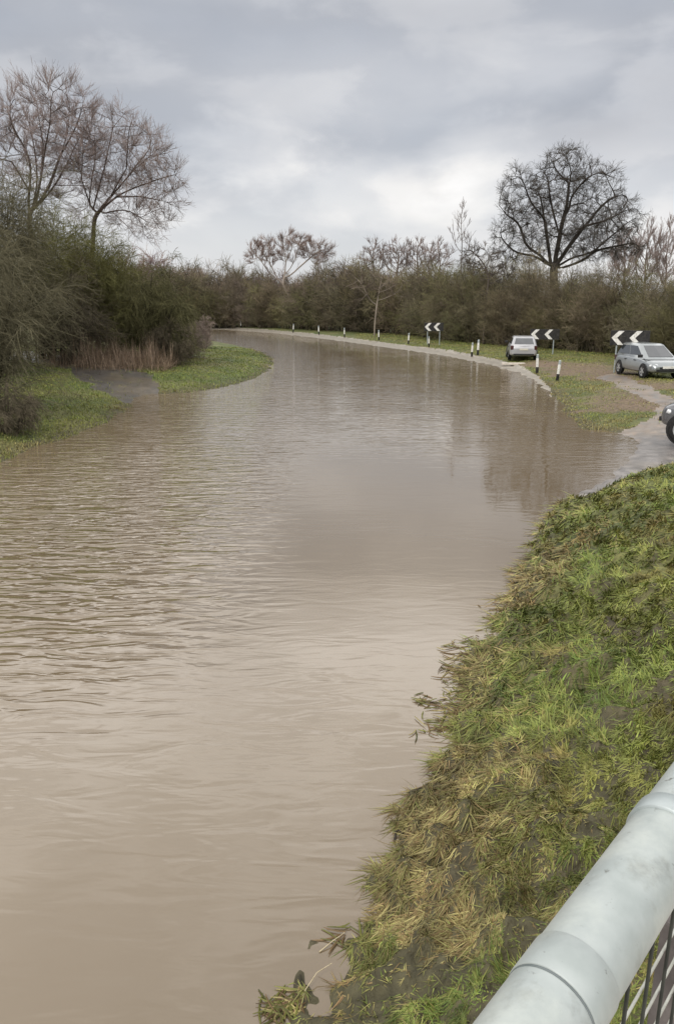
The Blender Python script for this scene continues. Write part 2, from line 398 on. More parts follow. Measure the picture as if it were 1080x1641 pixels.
# ------------------------------------------------------------------ grass
rng = np.random.default_rng(7)
GREEN = np.array([.10, .145, .028]); OLIVE = np.array([.18, .18, .045]); STRAW = np.array([.28, .235, .10]); BROWN = np.array([.13, .085, .04]); LIME = np.array([.20, .23, .055])
def blades(mb, x, y, ang, length, width, lean, col, lift=.0, up=None):
    n = len(x); s = np.array([0, .3, .65, 1.0])
    dx, dy = np.sin(ang), np.cos(ang)
    z0 = height(x, y)
    hor = lean[:, None]*length[:, None]*s[None]**1.25
    ver = length[:, None]*(s[None]*np.sqrt(np.maximum(1-lean**2, .02))[:, None]) - (lean**2*length*.25)[:, None]*s[None]**2
    px = x[:, None]+dx[:, None]*hor; py = y[:, None]+dy[:, None]*hor
    zt = height(px[:, 3], py[:, 3]); base = z0[:, None]*(1-s)+zt[:, None]*s
    base = np.maximum(base, 0)
    pz = base-.01+np.maximum(ver, .012)+lift
    pz[:, 0] = z0-.02
    wd = width[:, None]*np.array([.8, 1., .8, .12])[None]*.5
    tw = rng.uniform(-.5, .5, n)[:, None]
    ox, oy, oz = -dy[:, None]*wd, dx[:, None]*wd, wd*tw
    Lf = np.stack([px-ox, py-oy, pz-oz], -1); Rt = np.stack([px+ox, py+oy, pz+oz], -1)
    V = np.stack([Lf, Rt], 2).reshape(n, 8, 3)
    b = (np.arange(n)*8)[:, None]
    f = np.concatenate([b+np.array([[2*k, 2*k+1, 2*k+3, 2*k+2]]) for k in range(3)], 1).reshape(-1, 4)
    mb.add(V.reshape(-1, 3), f, np.repeat(col[:, None, :], 8, 1).reshape(-1, 3))
def mixc(a, b, t): return a*(1-t[:, None])+b*t[:, None]

def near_grass():
    mb = MB()
    def layer(n, Lr, Wd, leanm, combed, seed):
        th = rng.uniform(-.3, .66, n); r = np.exp(rng.uniform(np.log(1.5), np.log(24), n))
        x, y = r*np.sin(th), r*np.cos(th)
        cell = .07+.012*r
        ix, iy = np.floor(x/cell), np.floor(y/cell)
        cx = (ix+.5+(vnoise(ix*3.7, iy*5.1, 4)-.5)*.8)*cell; cy = (iy+.5+(vnoise(ix*2.3, iy*1.7, 8)-.5)*.8)*cell
        k = rng.uniform(.0, .7, n); x = x*(1-k)+cx*k; y = y*(1-k)+cy*k
        dw = poly_dist(x, y, WATER); dd = poly_dist(x, y, DRIVE)
        dww = dw+ragged(x, y, np.hypot(x, y))
        bare = fbm(x*2.6, y*2.6, 41, 3); lim = .17+.21*smooth(6.5, 3, y)
        keep = (dww > -.02+.04*smooth(5, 3.2, y)) & (dd > .1) & ~((bare < lim) & (rng.random(n) < .93)) & (y < 20)
        x, y, r, dww, bare, ix, iy = [q[keep] for q in (x, y, r, dww, bare, ix, iy)]; n = len(x)
        edge = smooth(1.3, .1, dww)
        nz = fbm(x*.7, y*.7, 52, 3); nf = fbm(x*3.3, y*3.3, 61, 2); cl = vnoise(ix*7.13+.5, iy*3.71+.5, 99)
        swirl = 1.0*(fbm(x*1.3, y*1.3, 71, 2)-.5)*6*(1-edge*.6)+(cl-.5)*2.2
        ang = R(-118)+swirl+rng.normal(0, .5 if combed else 1.1, n)
        length = Lr*(.6+.8*nf+.5*edge)*rng.uniform(.6, 1.4, n)*np.clip(r/5, .65, 1.5)
        lean = np.clip(leanm+.15*edge+rng.normal(0, .2, n), .1, .99)
        width = Wd*((np.clip(r, 3, 30)/3)**.8)*rng.uniform(.6, 1.4, n)
        col = mixc(np.broadcast_to(GREEN, (n, 3)), np.broadcast_to(OLIVE, (n, 3)), smooth(.3, .7, nz+rng.normal(0, .14, n)))
        col = mixc(col, np.broadcast_to(LIME, (n, 3)), smooth(.45, .8, nf+rng.normal(0, .18, n))*.9)
        low = smooth(6.5, 3.2, y)
        dry = np.clip(-.06+edge*.5+smooth(.52, .7, fbm(x*.9, y*.9, 91, 3))*.55+low*.08+rng.normal(0, .22, n)+(cl-.5)*.4, 0, 1)
        u = rng.random(n)
        col = mixc(col, np.where((u < .5)[:, None], STRAW*.95, BROWN*1.3), smooth(.3, .85, dry)*.88)
        red = smooth(.66, .74, fbm(x*1.9, y*1.9, 131, 3))*.5; col = mixc(col, np.broadcast_to(np.array([.19, .095, .045]), (n, 3)), red*.7)
        col = col*rng.uniform(.7, 1.3, (n, 1))*(.58+.84*cl)[:, None]
        blades(mb, x, y, ang, length, width, lean, col)
    layer(520000, .048, .0056, .84, False, 1)
    layer(120000, .12, .0042, .95, True, 2)
    tag(mb.build('bank_grass', M['grass']), 'flood combed green and straw coloured grass covering the near bank', 'grass', kind='stuff')
near_grass()

def far_grass():
    def field(n, thr, rr, test, name, label, L0, brown, lift=0):
        th = rng.uniform(*thr, n); r = np.exp(rng.uniform(np.log(rr[0]), np.log(rr[1]), n))
        x, y = r*np.sin(th), r*np.cos(th)
        dw = poly_dist(x, y, WATER)+(fbm(x*1.6, y*1.6, 5, 3)-.5)*np.clip(r*.022, .12, .7)
        keep = (dw > .0) & ((poly_dist(x, y, DRIVE)+(fbm(x*1.1, y*1.1, 78, 3)-.5)*.9 > .1) | ((y > 20) & (rng.random(n) < .35) & (fbm(x*1.3, y*1.3, 17) > .55))) & (poly_dist(x, y, ROADSTRIP)+(fbm(x, y, 3)-.5)*.5 > .05) & ((poly_dist(x, y, TRACK)+(fbm(x*1.2, y*1.2, 77, 3)-.5)*.8 > .05) | ((rng.random(n) < .12) & (fbm(x*1.5, y*1.5, 7) > .5))) & test(x, y)
        for px, py, s in [(930, 590, 2.6), (955, 600, 1.8), (1030, 640, 2.0), (870, 583, 1.4), (985, 650, 1.0), (1060, 620, 1.2)]:
            p = at(px, py, .2); keep &= ~((np.hypot(x-p[0], (y-p[1])*.6)+(fbm(x*1.2, y*1.2, 77, 3)-.5)*2.5 < s) & (rng.random(n) < .8))
        x, y, r, dw = x[keep], y[keep], r[keep], dw[keep]; n = len(x)
        nz = fbm(x*.5, y*.35, 152, 3); nf = fbm(x*1.4, y*1.4, 161, 2)
        ang = rng.uniform(0, 2*PI, n); length = L0*(.5+nf)*rng.uniform(.6, 1.4, n)
        lean = np.clip(rng.normal(.55, .25, n), .05, .95); width = .0006*r*rng.uniform(.7, 1.5, n)
        col = mixc(np.broadcast_to(GREEN*1.0, (n, 3)), np.broadcast_to(OLIVE*1.15, (n, 3)), smooth(.3, .7, nz+brown+rng.normal(0, .12, n)))
        col = mixc(col, np.broadcast_to(LIME, (n, 3)), smooth(.45, .8, nf+rng.normal(0, .15, n))*.9)
        dry = np.clip(brown+smooth(.5, .75, fbm(x*.6, y*.6, 191, 3))*.6+smooth(.8, .1, dw)*.4+rng.normal(0, .2, n), 0, 1)
        col = mixc(col, np.where((rng.random(n) < .6)[:, None], STRAW, BROWN*1.3), smooth(.3, .9, dry)*.8)*rng.uniform(.7, 1.3, (n, 1))
        mb = MB(); blades(mb, x, y, ang, length, width, lean, col)
        tag(mb.build(name, M['grass']), label, 'grass', kind='stuff')
    field(200000, (.02, .55), (19, 90), lambda x, y: (x > 2) & (y > 18), 'verge_grass', 'rough olive grass on the verge between the kerb and the hedgerow', .06, .31)
    field(220000, (-.62, -.03), (15, 75), lambda x, y: (x < -2) & (y < 64), 'left_bank_grass', 'green grass on the left bank and its low spit', .075, -.05)
far_grass()

# ------------------------------------------------------------------ woody plants
def norm(v): return v/(np.linalg.norm(v, axis=-1, keepdims=True)+1e-9)
def children(P, Rr, k, L, ang, tmin=.25, up=0., droop=0., npts=4, rs=.55, rmin=.004, rend=.4, g=None, wig=.08):
    """branch k children off each polyline"""
    g = g or rng
    m, n, _ = P.shape
    pi = np.repeat(np.arange(m), k); t = g.uniform(tmin, 1, m*k)
    f = t*(n-1); i = np.minimum(f.astype(int), n-2); fr = (f-i)[:, None]
    p0 = P[pi, i]*(1-fr)+P[pi, i+1]*fr; tg = norm(P[pi, i+1]-P[pi, i]); r0 = Rr[pi, i]*(1-fr[:, 0])+Rr[pi, i+1]*fr[:, 0]
    rv = g.normal(0, 1, (m*k, 3)); rv = norm(rv-(rv*tg).sum(1, keepdims=True)*tg)
    a = g.normal(ang, ang*.3, m*k)[:, None]
    d = norm(tg*np.cos(a)+rv*np.sin(a)+np.array([0, 0, up]))
    ln = (L*g.uniform(.5, 1.3, m*k)*(1.15-.5*t))[:, None, None]
    s = np.linspace(0, 1, npts)[None, :, None]
    Q = p0[:, None]+d[:, None]*ln*s+np.array([0, 0, -droop])*ln*s**2
    Q[:, 1:] += np.cumsum(g.normal(0, wig, (m*k, npts-1, 3)), 1)*ln/npts
    r = np.maximum(r0*rs, rmin)[:, None]*np.linspace(1, rend, npts)[None]
    return Q, r

def shrub_arrays(h, w, stems, k1, k2, k3, seed, lean=(.0, .0), droop=.15, rt=.006, upright=.5, r0=.05, low=.12):
    g = np.random.default_rng(seed)
    a = g.uniform(0, 2*PI, stems); o = np.sqrt(g.uniform(0, 1, stems)); n = 7; s = np.linspace(0, 1, n)[None, :, None]
    foot = np.stack([np.cos(a)*o*w*.18, np.sin(a)*o*w*.18, np.full(stems, -.15)], 1)
    tip = np.stack([np.cos(a)*o*w*.5+lean[0], np.sin(a)*o*w*.5+lean[1], h*(1-.45*o**2)*g.uniform(.75, 1.0, stems)], 1)
    ctrl = foot*(1-upright)+np.array([0, 0, 1])*tip[:, 2:3]*.6+tip*np.array([1, 1, 0])*.35
    P = foot[:, None]*(1-s)**2+2*ctrl[:, None]*s*(1-s)+tip[:, None]*s**2
    P[:, 1:] += np.cumsum(g.normal(0, .03*h, (stems, n-1, 3)), 1)*.5
    Rr = (r0*g.uniform(.6, 1.2, stems))[:, None]*np.linspace(1, .25, n)[None]
    B, Br = children(P, Rr, k1, h*.36, .8, low, .12, droop, 5, .55, rt*1.5, .4, g)
    T, Tr = children(B, Br, k2, h*.2, .75, .15, .05, droop, 4, .6, rt*1.1, .5, g)
    U, Ur = children(T, Tr, k3, h*.1, .7, .1, .05, droop*.6, 3, .7, rt, .6, g) if k3 else (np.zeros((0, 3, 3)), np.zeros((0, 3)))
    return [(P, Rr, 5), (B, Br, 4), (T, Tr, 3), (U, Ur, 3)]
def put(mb, arrs, loc, rot=0, scale=1, cols=None, g=None):
    g = g or rng
    c, s = math.cos(rot), math.sin(rot); Rm = np.array([[c, -s, 0], [s, c, 0], [0, 0, 1]])
    for i, (P, Rr, k) in enumerate(arrs):
        if len(P) == 0: continue
        base = cols[min(i, len(cols)-1)]
        cc = np.array(base)[None]*g.uniform(.7, 1.35, (len(P), 1))
        mb.tubes((P@Rm.T)*scale+np.array(loc), Rr*scale, k, cc)

def colonize(root, trunk, pts, step, di, dk, seed, trop=(0, 0, 0), jit=.2, iters=260, r_end=.012, expo=2.3, stems=()):
    g = np.random.default_rng(seed)
    nodes = [np.array(root, float)]; par = [-1]
    for p in trunk: nodes.append(np.array(p, float)); par.append(len(nodes)-2)
    for st in stems:
        q = [np.array(p, float) for p in st]
        dists = [np.linalg.norm(q[0]-m) for m in nodes[1:]]; j = int(np.argmin(dists))+1
        pts_ = [nodes[j]]+q
        for a_, b_ in zip(pts_[:-1], pts_[1:]):
            m = max(1, int(np.linalg.norm(b_-a_)/step))
            for t in range(1, m+1):
                nodes.append(a_+(b_-a_)*t/m+g.normal(0, .05*step, 3)); par.append(j); j = len(nodes)-1
    A = np.array(pts); alive = np.ones(len(A), bool)
    Nn = np.array(nodes); near = np.zeros(len(A), int); nd = np.full(len(A), 1e9)
    def upd(start):
        nonlocal near, nd
        for i in range(start, len(nodes)):
            d = np.linalg.norm(A-nodes[i], axis=1); b = d < nd; near[b] = i; nd[b] = d[b]
    upd(1)
    cnt = {}
    for it in range(iters):
        act = alive & (nd < di)
        if not act.any(): break
        start = len(nodes)
        ids = np.unique(near[act])
        for i in ids:
            if cnt.get(i, 0) > 3: continue
            sel = act & (near == i)
            d = norm(A[sel]-nodes[i]).sum(0); d = norm(d)+np.array(trop)+g.normal(0, jit, 3)
            nodes.append(nodes[i]+norm(d)*step*g.uniform(.8, 1.2)); par.append(i); cnt[i] = cnt.get(i, 0)+1
        if len(nodes) == start: break
        upd(start); alive &= nd > dk
        if len(nodes) > 9000: break
    Nn = np.array(nodes); par = np.array(par); n = len(Nn)
    r = np.zeros(n); kids = [[] for _ in range(n)]
    for i in range(1, n): kids[par[i]].append(i)
    acc = np.zeros(n)
    for i in range(n-1, -1, -1):
        if not kids[i]: acc[i] = r_end**expo
        r[i] = acc[i]**(1/expo)
        if par[i] >= 0: acc[par[i]] += acc[i]
    chains = []
    stack = [0]; 
    starts = [(0, None)]
    while starts:
        i, p = starts.pop(); ch = [] if p is None else [p]
        while True:
            ch.append(i)
            if not kids[i]: break
            ks = sorted(kids[i], key=lambda q: -r[q])
            for q in ks[1:]: starts.append((q, i))
            i = ks[0]
        if len(ch) >= 2: chains.append(ch)
    # smooth
    for _ in range(2):
        S = Nn.copy()
        for ch in chains:
            for a, b, c in zip(ch[:-2], ch[1:-1], ch[2:]): S[b] = Nn[b]*.5+(Nn[a]+Nn[c])*.25
        Nn = S
    return Nn, r, chains, par
def resample(p, r, n):
    d = np.concatenate([[0], np.cumsum(np.linalg.norm(np.diff(p, axis=0), axis=1))]); t = np.linspace(0, d[-1], n)
    return np.stack([np.interp(t, d, p[:, k]) for k in range(3)], 1), np.interp(t, d, r)
def tree_from(name, root, trunk, pts, col, tcol, step, di, dk, seed, trop=(0, 0, .1), jit=.2, r_end=.012, expo=2.3, tw=((5, .9), (4, .5)), rt=.007, up=.15, droop=0., rmax=None, twang=.6, tw_r=.05, label=None, cat='tree', group=None, stems=()):
    g = np.random.default_rng(seed+100)
    Nn, r, chains, par = colonize(root, trunk, pts, step, di, dk, seed, trop, jit, r_end=r_end, expo=expo, stems=stems)
    if rmax and r[0] > rmax: r = np.minimum(r, r*(rmax/r[0])**np.clip((r-.02)/(r[0]*.5), 0, 1))
    e = empty(name, root, 0, label, cat, group); rt0 = np.array(root)
    big = MB(); crown = MB(); thin = []
    for ci, ch in enumerate(chains):
        p = Nn[ch]-rt0; rr = r[ch].copy()
        if ci > 0: rr[0] = min(rr[0], rr[1]*1.15)
        if ci == 0 or (len(p) > 2 and rr.max() > .05): 
            cc = np.array(col)[None]*g.uniform(.85, 1.15)
            big.tubes(p[None], rr[None], 9 if rr.max() > .2 else 6, cc)
        else: 
            q, qr = resample(p, rr, 4); crown.tubes(q[None], np.maximum(qr, rt)[None], 4, np.array(col)[None]*g.uniform(.8, 1.2))
        q, qr = resample(p, rr, 6)
        keep = qr[3] < tw_r*2
        if keep: thin.append((q, qr))
        else:
            m = np.where(rr < tw_r)[0]
            if len(m) > 2: thin.append(resample(p[m], rr[m], 6))
    P = np.array([t[0] for t in thin]); Rr = np.minimum(np.array([t[1] for t in thin]), .03)
    for (k, L) in tw:
        Q, q = children(P, Rr, k, L, twang, .1, up, droop, 4, .6, rt, .55, g)
        crown.tubes(Q, q, 3, np.array(tcol)[None]*g.uniform(.75, 1.3, (len(Q), 1)))
        P, Rr = Q, q
    if big.n: big.build('trunk', M['twig'], e, smooth=True)
    crown.build('crown', M['twig'], e, smooth=True)
    return e
def blob_pts(g, ells, n):
    out = []
    tot = sum(e[1][0]*e[1][1]*e[1][2] for e in ells)
    for c, s, hollow in ells:
        m = int(n*s[0]*s[1]*s[2]/tot)+1
        v = norm(g.normal(0, 1, (m, 3))); rad = (g.uniform(hollow**3, 1, m))**(1/3)
        out.append(v*rad[:, None]*np.array(s)+np.array(c))
    return np.vstack(out)

def stem_pts(raw, ox, oy, k, Y, g, spread):
    out = []
    for st in raw:
        dy = g.uniform(-spread, spread)
        out.append([tuple(at_depth(ox+p[0]/k, oy+p[1]/k, Y+dy*i/(len(st)-1))) for i, p in enumerate(st)])
    return out
def build_oak():
    Y = 72.0; g = np.random.default_rng(3)
    b = at_depth(887, 470, Y); root = (b[0], Y, .2)
    def W(px, py, dy=0):
        q = at_depth(px, py, Y); return (q[0], Y+dy, q[2])
    raw = [[(560, 600), (585, 480), (600, 400), (620, 330), (625, 240), (645, 200), (620, 150)], [(600, 400), (640, 350), (690, 325), (730, 300)], [(545, 600), (530, 480), (515, 380), (490, 270)],
           [(530, 610), (508, 560), (450, 540), (425, 510), (422, 440), (380, 400), (310, 380)], [(575, 600), (640, 500), (700, 430), (780, 420), (880, 360)], [(575, 610), (650, 565), (720, 560), (790, 490), (850, 450)],
           [(570, 625), (680, 590), (740, 540), (800, 530), (900, 510)], [(515, 400), (460, 340), (430, 250), (410, 190)], [(625, 250), (590, 220), (560, 190), (545, 130)], [(620, 330), (670, 260), (720, 210), (780, 200)],
           [(700, 430), (760, 350), (820, 300), (870, 290)], [(530, 600), (470, 560), (400, 560), (330, 490)], [(585, 480), (560, 400), (540, 300), (530, 220)]]
    stems = stem_pts(raw, 680, 200, 2.7, Y, g, 3.5)
    ells = [(W(905, 262), (2.5, 2.6, 1.8), .1), (W(885, 305), (2.6, 3., 2.4), .3), (W(955, 290), (2.4, 2.8, 1.7), .2), (W(832, 305), (1.7, 2.6, 2.2), .2), (W(985, 345), (2.6, 3.2, 2.1), .2),
            (W(822, 370), (2.0, 3.4, 2.2), .2), (W(960, 385), (3.2, 3.6, 2.0), .3), (W(895, 360), (4.2, 4.0, 2.8), .4), (W(828, 412), (2.6, 2.6, .9), .1), (W(995, 400), (2.4, 2.6, .8), .1)]
    pts = blob_pts(g, ells, 2900)
    tree_from('oak_tree', root, [(root[0], Y, z) for z in (1.2, 2.4, 3.6, 4.8, 5.6)]+[W(886, 438), W(886, 428)], pts, (.045, .039, .034), (.075, .064, .053), .5, 4.0, .5, 5, (0, 0, .02), .26, r_end=.018, expo=2.12, tw=((8, .9), (4, .5)), rt=.0085, up=.08, rmax=.8, twang=.7, tw_r=.08,
              label='broad bare oak with thick dark twisting limbs rising above the right hedge', stems=stems)
build_oak()

def build_left_trees():
    g = np.random.default_rng(8)
    Y = 44.0
    def W(px, py, dy=0):
        q = at_depth(px, py, Y); return (q[0], Y+dy, q[2])
    b = W(55, 420)
    raw = [[(130, 670), (150, 560), (155, 460), (110, 380), (50, 300), (40, 200)], [(160, 700), (180, 600), (175, 450), (150, 330), (110, 200)], [(170, 690), (195, 560), (220, 400), (250, 250), (240, 110)],
           [(180, 690), (240, 600), (300, 420), (340, 300), (330, 130)], [(180, 700), (270, 590), (330, 480), (390, 330)], [(150, 590), (100, 490), (30, 440), (-40, 430)], [(200, 560), (215, 420), (190, 250), (170, 150)], [(300, 420), (360, 330), (400, 220)]]
    stems = stem_pts(raw, 0, 100, 3, Y, g, 2.6)
    pts = blob_pts(g, [(W(85, 205), (2.9, 2.8, 2.5), .1), (W(40, 215), (1.4, 2.4, 2.2), .1), (W(120, 240), (1.9, 2.4, 2.2), .1), (W(-15, 250), (1.2, 2., 1.6), .1), (W(90, 280), (2.4, 2.0, 1.6), .1)], 1700)
    tree_from('tall_tree', (b[0], Y, .3), [(b[0], Y, z) for z in (1.5, 3, 4.5, 6, 7)], pts, (.085, .066, .058), (.27, .215, .2), .45, 4, .45, 15, (0, 0, .18), .12, r_end=.0095, expo=2.15, tw=((8, 1.0), (4, .5)), rt=.0066, up=.4, twang=.4, rmax=.2,
              label='tall bare tree with upright forked stems, left one of the pair above the bushes', stems=stems)
    Y = 45.5; b = W(148, 440)
    raw = [[(450, 740), (530, 650), (590, 580), (650, 500), (780, 440)], [(480, 720), (560, 640), (700, 580), (850, 530)], [(440, 700), (470, 580), (520, 480), (550, 330), (545, 240)], [(430, 700), (440, 560), (470, 420), (450, 300)],
           [(530, 650), (600, 550), (640, 400), (600, 260)], [(480, 730), (600, 700), (680, 740), (740, 840)], [(590, 580), (700, 440), (760, 370)], [(430, 720), (400, 600), (370, 470), (400, 380)], [(560, 640), (660, 640), (780, 660)]]
    stems = stem_pts(raw, 0, 100, 3, Y, g, 2.2)
    pts = blob_pts(g, [(W(195, 230), (2.0, 2.2, 1.9), .1), (W(235, 265), (1.9, 2.2, 1.9), .1), (W(160, 265), (1.7, 2.2, 2.0), .1), (W(255, 310), (1.5, 2., 1.9), .1), (W(200, 320), (1.8, 2.0, 1.6), .1), (W(235, 355), (1.3, 1.5, 1.3), .1), (W(160, 330), (1.5, 1.5, 1.3), .1)], 1700)
    tree_from('tall_tree', (b[0], Y, .3), [(b[0], Y, z) for z in (1.5, 3, 4.5, 5.2)], pts, (.09, .068, .056), (.27, .215, .195), .45, 4, .45, 25, (.08, 0, .12), .12, r_end=.0095, expo=2.15, tw=((8, 1.0), (4, .5)), rt=.0066, up=.3, twang=.45, rmax=.2,
              label='rounded bare tree leaning right over the dark bushes, right one of the pair', stems=stems)
build_left_trees()

def build_far_trees():
    g = np.random.default_rng(18)
    def mk(name, Y, cx, base, ells, n, col, tcol, label, seed, step=.7, dk=.9, trop=(0, 0, .15), rt=.014, tw=((6, 1.1), (3, .6)), r_end=.03, rmax=.4, up=.4, cat='tree', group=None, jit=.12, z1=4, raw=None):
        def W(px, py, dy=0):
            q = at_depth(px, py, Y); return (q[0], Y+dy, q[2])
        b = W(cx, base)
        pts = blob_pts(g, [(W(*c), s, h) for c, s, h in ells], n)
        tree_from(name, (b[0], Y, .2), [(b[0], Y, z) for z in np.arange(1.5, z1+.1, 1.2)], pts, col, tcol, step, 8, dk, seed, trop, jit, r_end=r_end, expo=2.3, tw=tw, rt=rt, up=up, rmax=rmax, twang=.45, tw_r=.12, label=label, cat=cat, group=group, stems=stem_pts(raw, 340, 340, 2.7, Y, g, 2) if raw else ())
    mk('willow_tree', 122, 462, 460, [((430, 402), (3.2, 3, 2.0), .1), ((470, 396), (3.6, 3, 2.2), .1), ((508, 405), (2.8, 3, 2.0), .1), ((400, 412), (1.6, 2, 1.2), .1)], 900, (.30, .255, .22), (.24, .175, .15),
       'rounded willow with pale bare limbs standing clear above the far wood', 33, rmax=.5, r_end=.024, rt=.016, dk=.8, step=.6, z1=6, tw=((10, 1.3), (5, .7)), raw=[[(290, 290), (250, 270), (215, 210), (170, 160)], [(290, 300), (250, 220), (240, 120)], [(310, 300), (320, 210), (300, 110)], [(330, 260), (360, 200), (380, 120)], [(330, 280), (420, 200), (470, 160)], [(320, 210), (350, 150), (340, 100)], [(250, 220), (200, 150)], [(420, 200), (430, 130)]])
    for i, (px, w) in enumerate([(600, 2.4), (635, 2.6), (668, 2.6), (700, 2.4)]):
        mk('far_tree', 118, px, 470, [((px, 412), (w, 2.4, 2.6), .1)], 420, (.2, .16, .14), (.22, .17, .155),
           ['leftmost small bare treetop in the row left of the slender poplar', 'second small bare treetop from the left, in the row beside the poplar', 'third small bare treetop from the left, in the row beside the poplar', 'small bare treetop next to the slender poplar'][i], 50+i, rt=.02, dk=.7, group='hazy treetops above the middle of the hedgerow')
    mk('poplar_tree', 74, 740, 450, [((740, 352), (.45, .5, 2.6), 0), ((728, 380), (.5, .5, 1.8), 0), ((752, 385), (.5, .5, 1.6), 0)], 200, (.14, .12, .11), (.2, .17, .16),
       'slender upright bare poplar with wispy top, left of the oak', 61, step=.5, dk=.4, trop=(0, 0, .5), rt=.011, r_end=.012, rmax=.14, tw=((4, .7), (3, .35)), up=1.0, z1=5)
    for i, (px, top) in enumerate([(1000, 388), (1035, 372), (1068, 370)]):
        mk('birch_tree', 95, px, 450, [((px, (top+440)/2), (1.9, 1.8, (440-top)/2/95*100*.085+.8), .1)], 380, (.24, .19, .17), (.26, .205, .19),
           ['pale bare birch partly hidden behind the right side of the oak', 'pale upright birch between the oak and the right edge', 'pale upright birch at the right edge of the hedge top'][i], 70+i, trop=(0, 0, .6), rt=.016, dk=.5, r_end=.02, up=.9, group='pale birches behind the right hedge')
    mk('thorn_tree', 66, 778, 470, [((765, 412), (1.6, 1.6, 1.3), .1), ((800, 440), (1.5, 1.6, 1.), .1)], 300, (.08, .066, .055), (.11, .092, .075),
       'small dark bare thorn tree between the poplar and the oak', 81, step=.4, dk=.4, rt=.012, r_end=.014, rmax=.16, up=.1, tw=((6, .6), (4, .35)), z1=3)
    mk('ash_tree', 84, 600, 520, [((575, 455), (1.8, 1.6, 2.0), .1), ((615, 450), (2.0, 1.6, 2.2), .1), ((645, 465), (1.4, 1.5, 1.6), .1)], 130, (.22, .185, .15), (.12, .095, .075),
       'bare tree with pale forking branches in front of the dark hedge middle', 91, step=.5, dk=.6, rt=.014, r_end=.022, rmax=.2, up=.2, z1=2.)
build_far_trees()

# hedges and thickets
def shrub_row(name, label, cat, path, n, depth_rows, hgt, wid, cols, dens, rt, kind=None, seed=1, droop=.1):
    """path: list of (px, Y, top_py)"""
    g = np.random.default_rng(seed); mb = MB()
    vars_ = [shrub_arrays(1*h0, wid*w0, dens[0], dens[1], dens[2], dens[3], seed*10+i, droop=droop, rt=rt, upright=.5, r0=.045, low=.03) for i, (h0, w0) in enumerate([(5, 1), (5, 1.2), (5, .9), (5, 1.1), (5, 1.)])]
    px = np.array([p[0] for p in path], float); Yv = np.array([p[1] for p in path], float); tp = np.array([p[2] for p in path], float)
    for row in range(depth_rows):
        for i in range(n):
            u = (i+g.uniform(0, 1))/n; x = np.interp(u, np.linspace(0, 1, len(px)), px); Y = np.interp(u, np.linspace(0, 1, len(px)), Yv); t = np.interp(u, np.linspace(0, 1, len(px)), tp)
            Y0 = Y; Y = Y+row*2.2+g.uniform(-.8, .8); top = at_depth(x, t, Y0)[2]*(1.0 if row else .8)*g.uniform(.82, 1.06)
            X = at_depth(x, 500, Y0)[0]*(Y/Y0)
            if poly_dist(np.array([X]), np.array([Y]), WATER)[0] < 1.0: continue
            a = vars_[int(g.integers(5))]
            cc = [np.array(c)*g.uniform(.75, 1.3)*np.array([1, g.uniform(.92, 1.08), g.uniform(.85, 1.1)]) for c in cols[int(g.integers(len(cols)))]]
            put(mb, a, (X, Y, max(hz(X, Y), 0)), g.uniform(0, 6.28), top/5.0, cc, g)
    o = mb.build(name, M['twig'], smooth=True)
    return tag(o, label, cat, kind=kind)
BR = [(.10, .085, .06), (.15, .124, .086), (.17, .142, .10), (.18, .15, .105)]
OL = [(.10, .09, .05), (.14, .125, .068), (.16, .145, .078), (.165, .15, .082)]
RD = [(.12, .095, .08), (.20, .155, .13), (.24, .188, .16), (.25, .2, .17)]
DK = [(.06, .05, .036), (.085, .072, .048), (.10, .085, .058), (.11, .092, .062)]
shrub_row('hedgerow', 'long dense bare hedgerow running behind the chevron boards and parked cars', 'hedge',
          [(1230, 40, 434), (1080, 46, 434), (980, 53, 430), (880, 60, 424), (780, 67, 426), (690, 76, 428)], 20, 3, 5, 4.6, [BR, OL, DK, OL], (12, 10, 8, 3), .0068, seed=3)
shrub_row('far_thicket', 'brown leafless wood reading as one mass beyond the far bend of the flood', 'wood',
          [(700, 80, 430), (620, 90, 430), (540, 99, 426), (470, 108, 450), (400, 116, 455), (330, 118, 442), (250, 118, 425)], 26, 3, 5, 4.2, [BR, DK, BR, OL], (13, 9, 9, 0), .0125, kind='stuff', seed=5)
shrub_row('distant_wood', 'reddish brown haze of distant bare treetops behind the far thicket', 'wood',
          [(760, 128, 430), (600, 135, 430), (540, 140, 424), (440, 142, 430), (380, 142, 424), (300, 140, 416), (200, 136, 405)], 24, 2, 5, 4.4, [RD, RD, BR], (14, 10, 11, 0), .014, kind='stuff', seed=6, droop=0)

def one_shrub(name, px, Y, top, width, label, cols, seed, dens=(16, 10, 8, 4), lean=(0, 0), droop=.2, rt=.0075, cat='bush', r0=.07, upright=.4, low=.12):
    p = at_depth(px, 500, Y); z = max(hz(p[0], Y), 0); h = (at_depth(px, top, Y)[2]-z)*1.05
    e = MB(); put(e, shrub_arrays(h, width, *dens, seed, lean, droop, rt, upright, r0, low), (0, 0, 0), 0, 1, cols, np.random.default_rng(seed))
    o = e.build(name, M['twig'], smooth=True); o.location = (p[0], Y, z)
    return tag(o, label, cat)
OG = [(.06, .052, .03), (.105, .1, .042), (.14, .135, .052), (.15, .145, .055)]
GB = [(.07, .062, .042), (.105, .096, .062), (.125, .115, .07), (.135, .122, .075)]
one_shrub('hawthorn_bush', 240, 42, 422, 3.6, 'dark hawthorn with arching branches at the right end of the left bushes', [(.045, .042, .026), (.075, .072, .034), (.095, .09, .042), (.105, .10, .046)], 201, lean=(.35, -.5), droop=.5, dens=(18, 12, 9, 4))
one_shrub('hawthorn_bush', 192, 43.5, 392, 4.2, 'olive bush behind the pale reeds, under the rounded bare tree', OG, 202, dens=(20, 12, 9, 4))
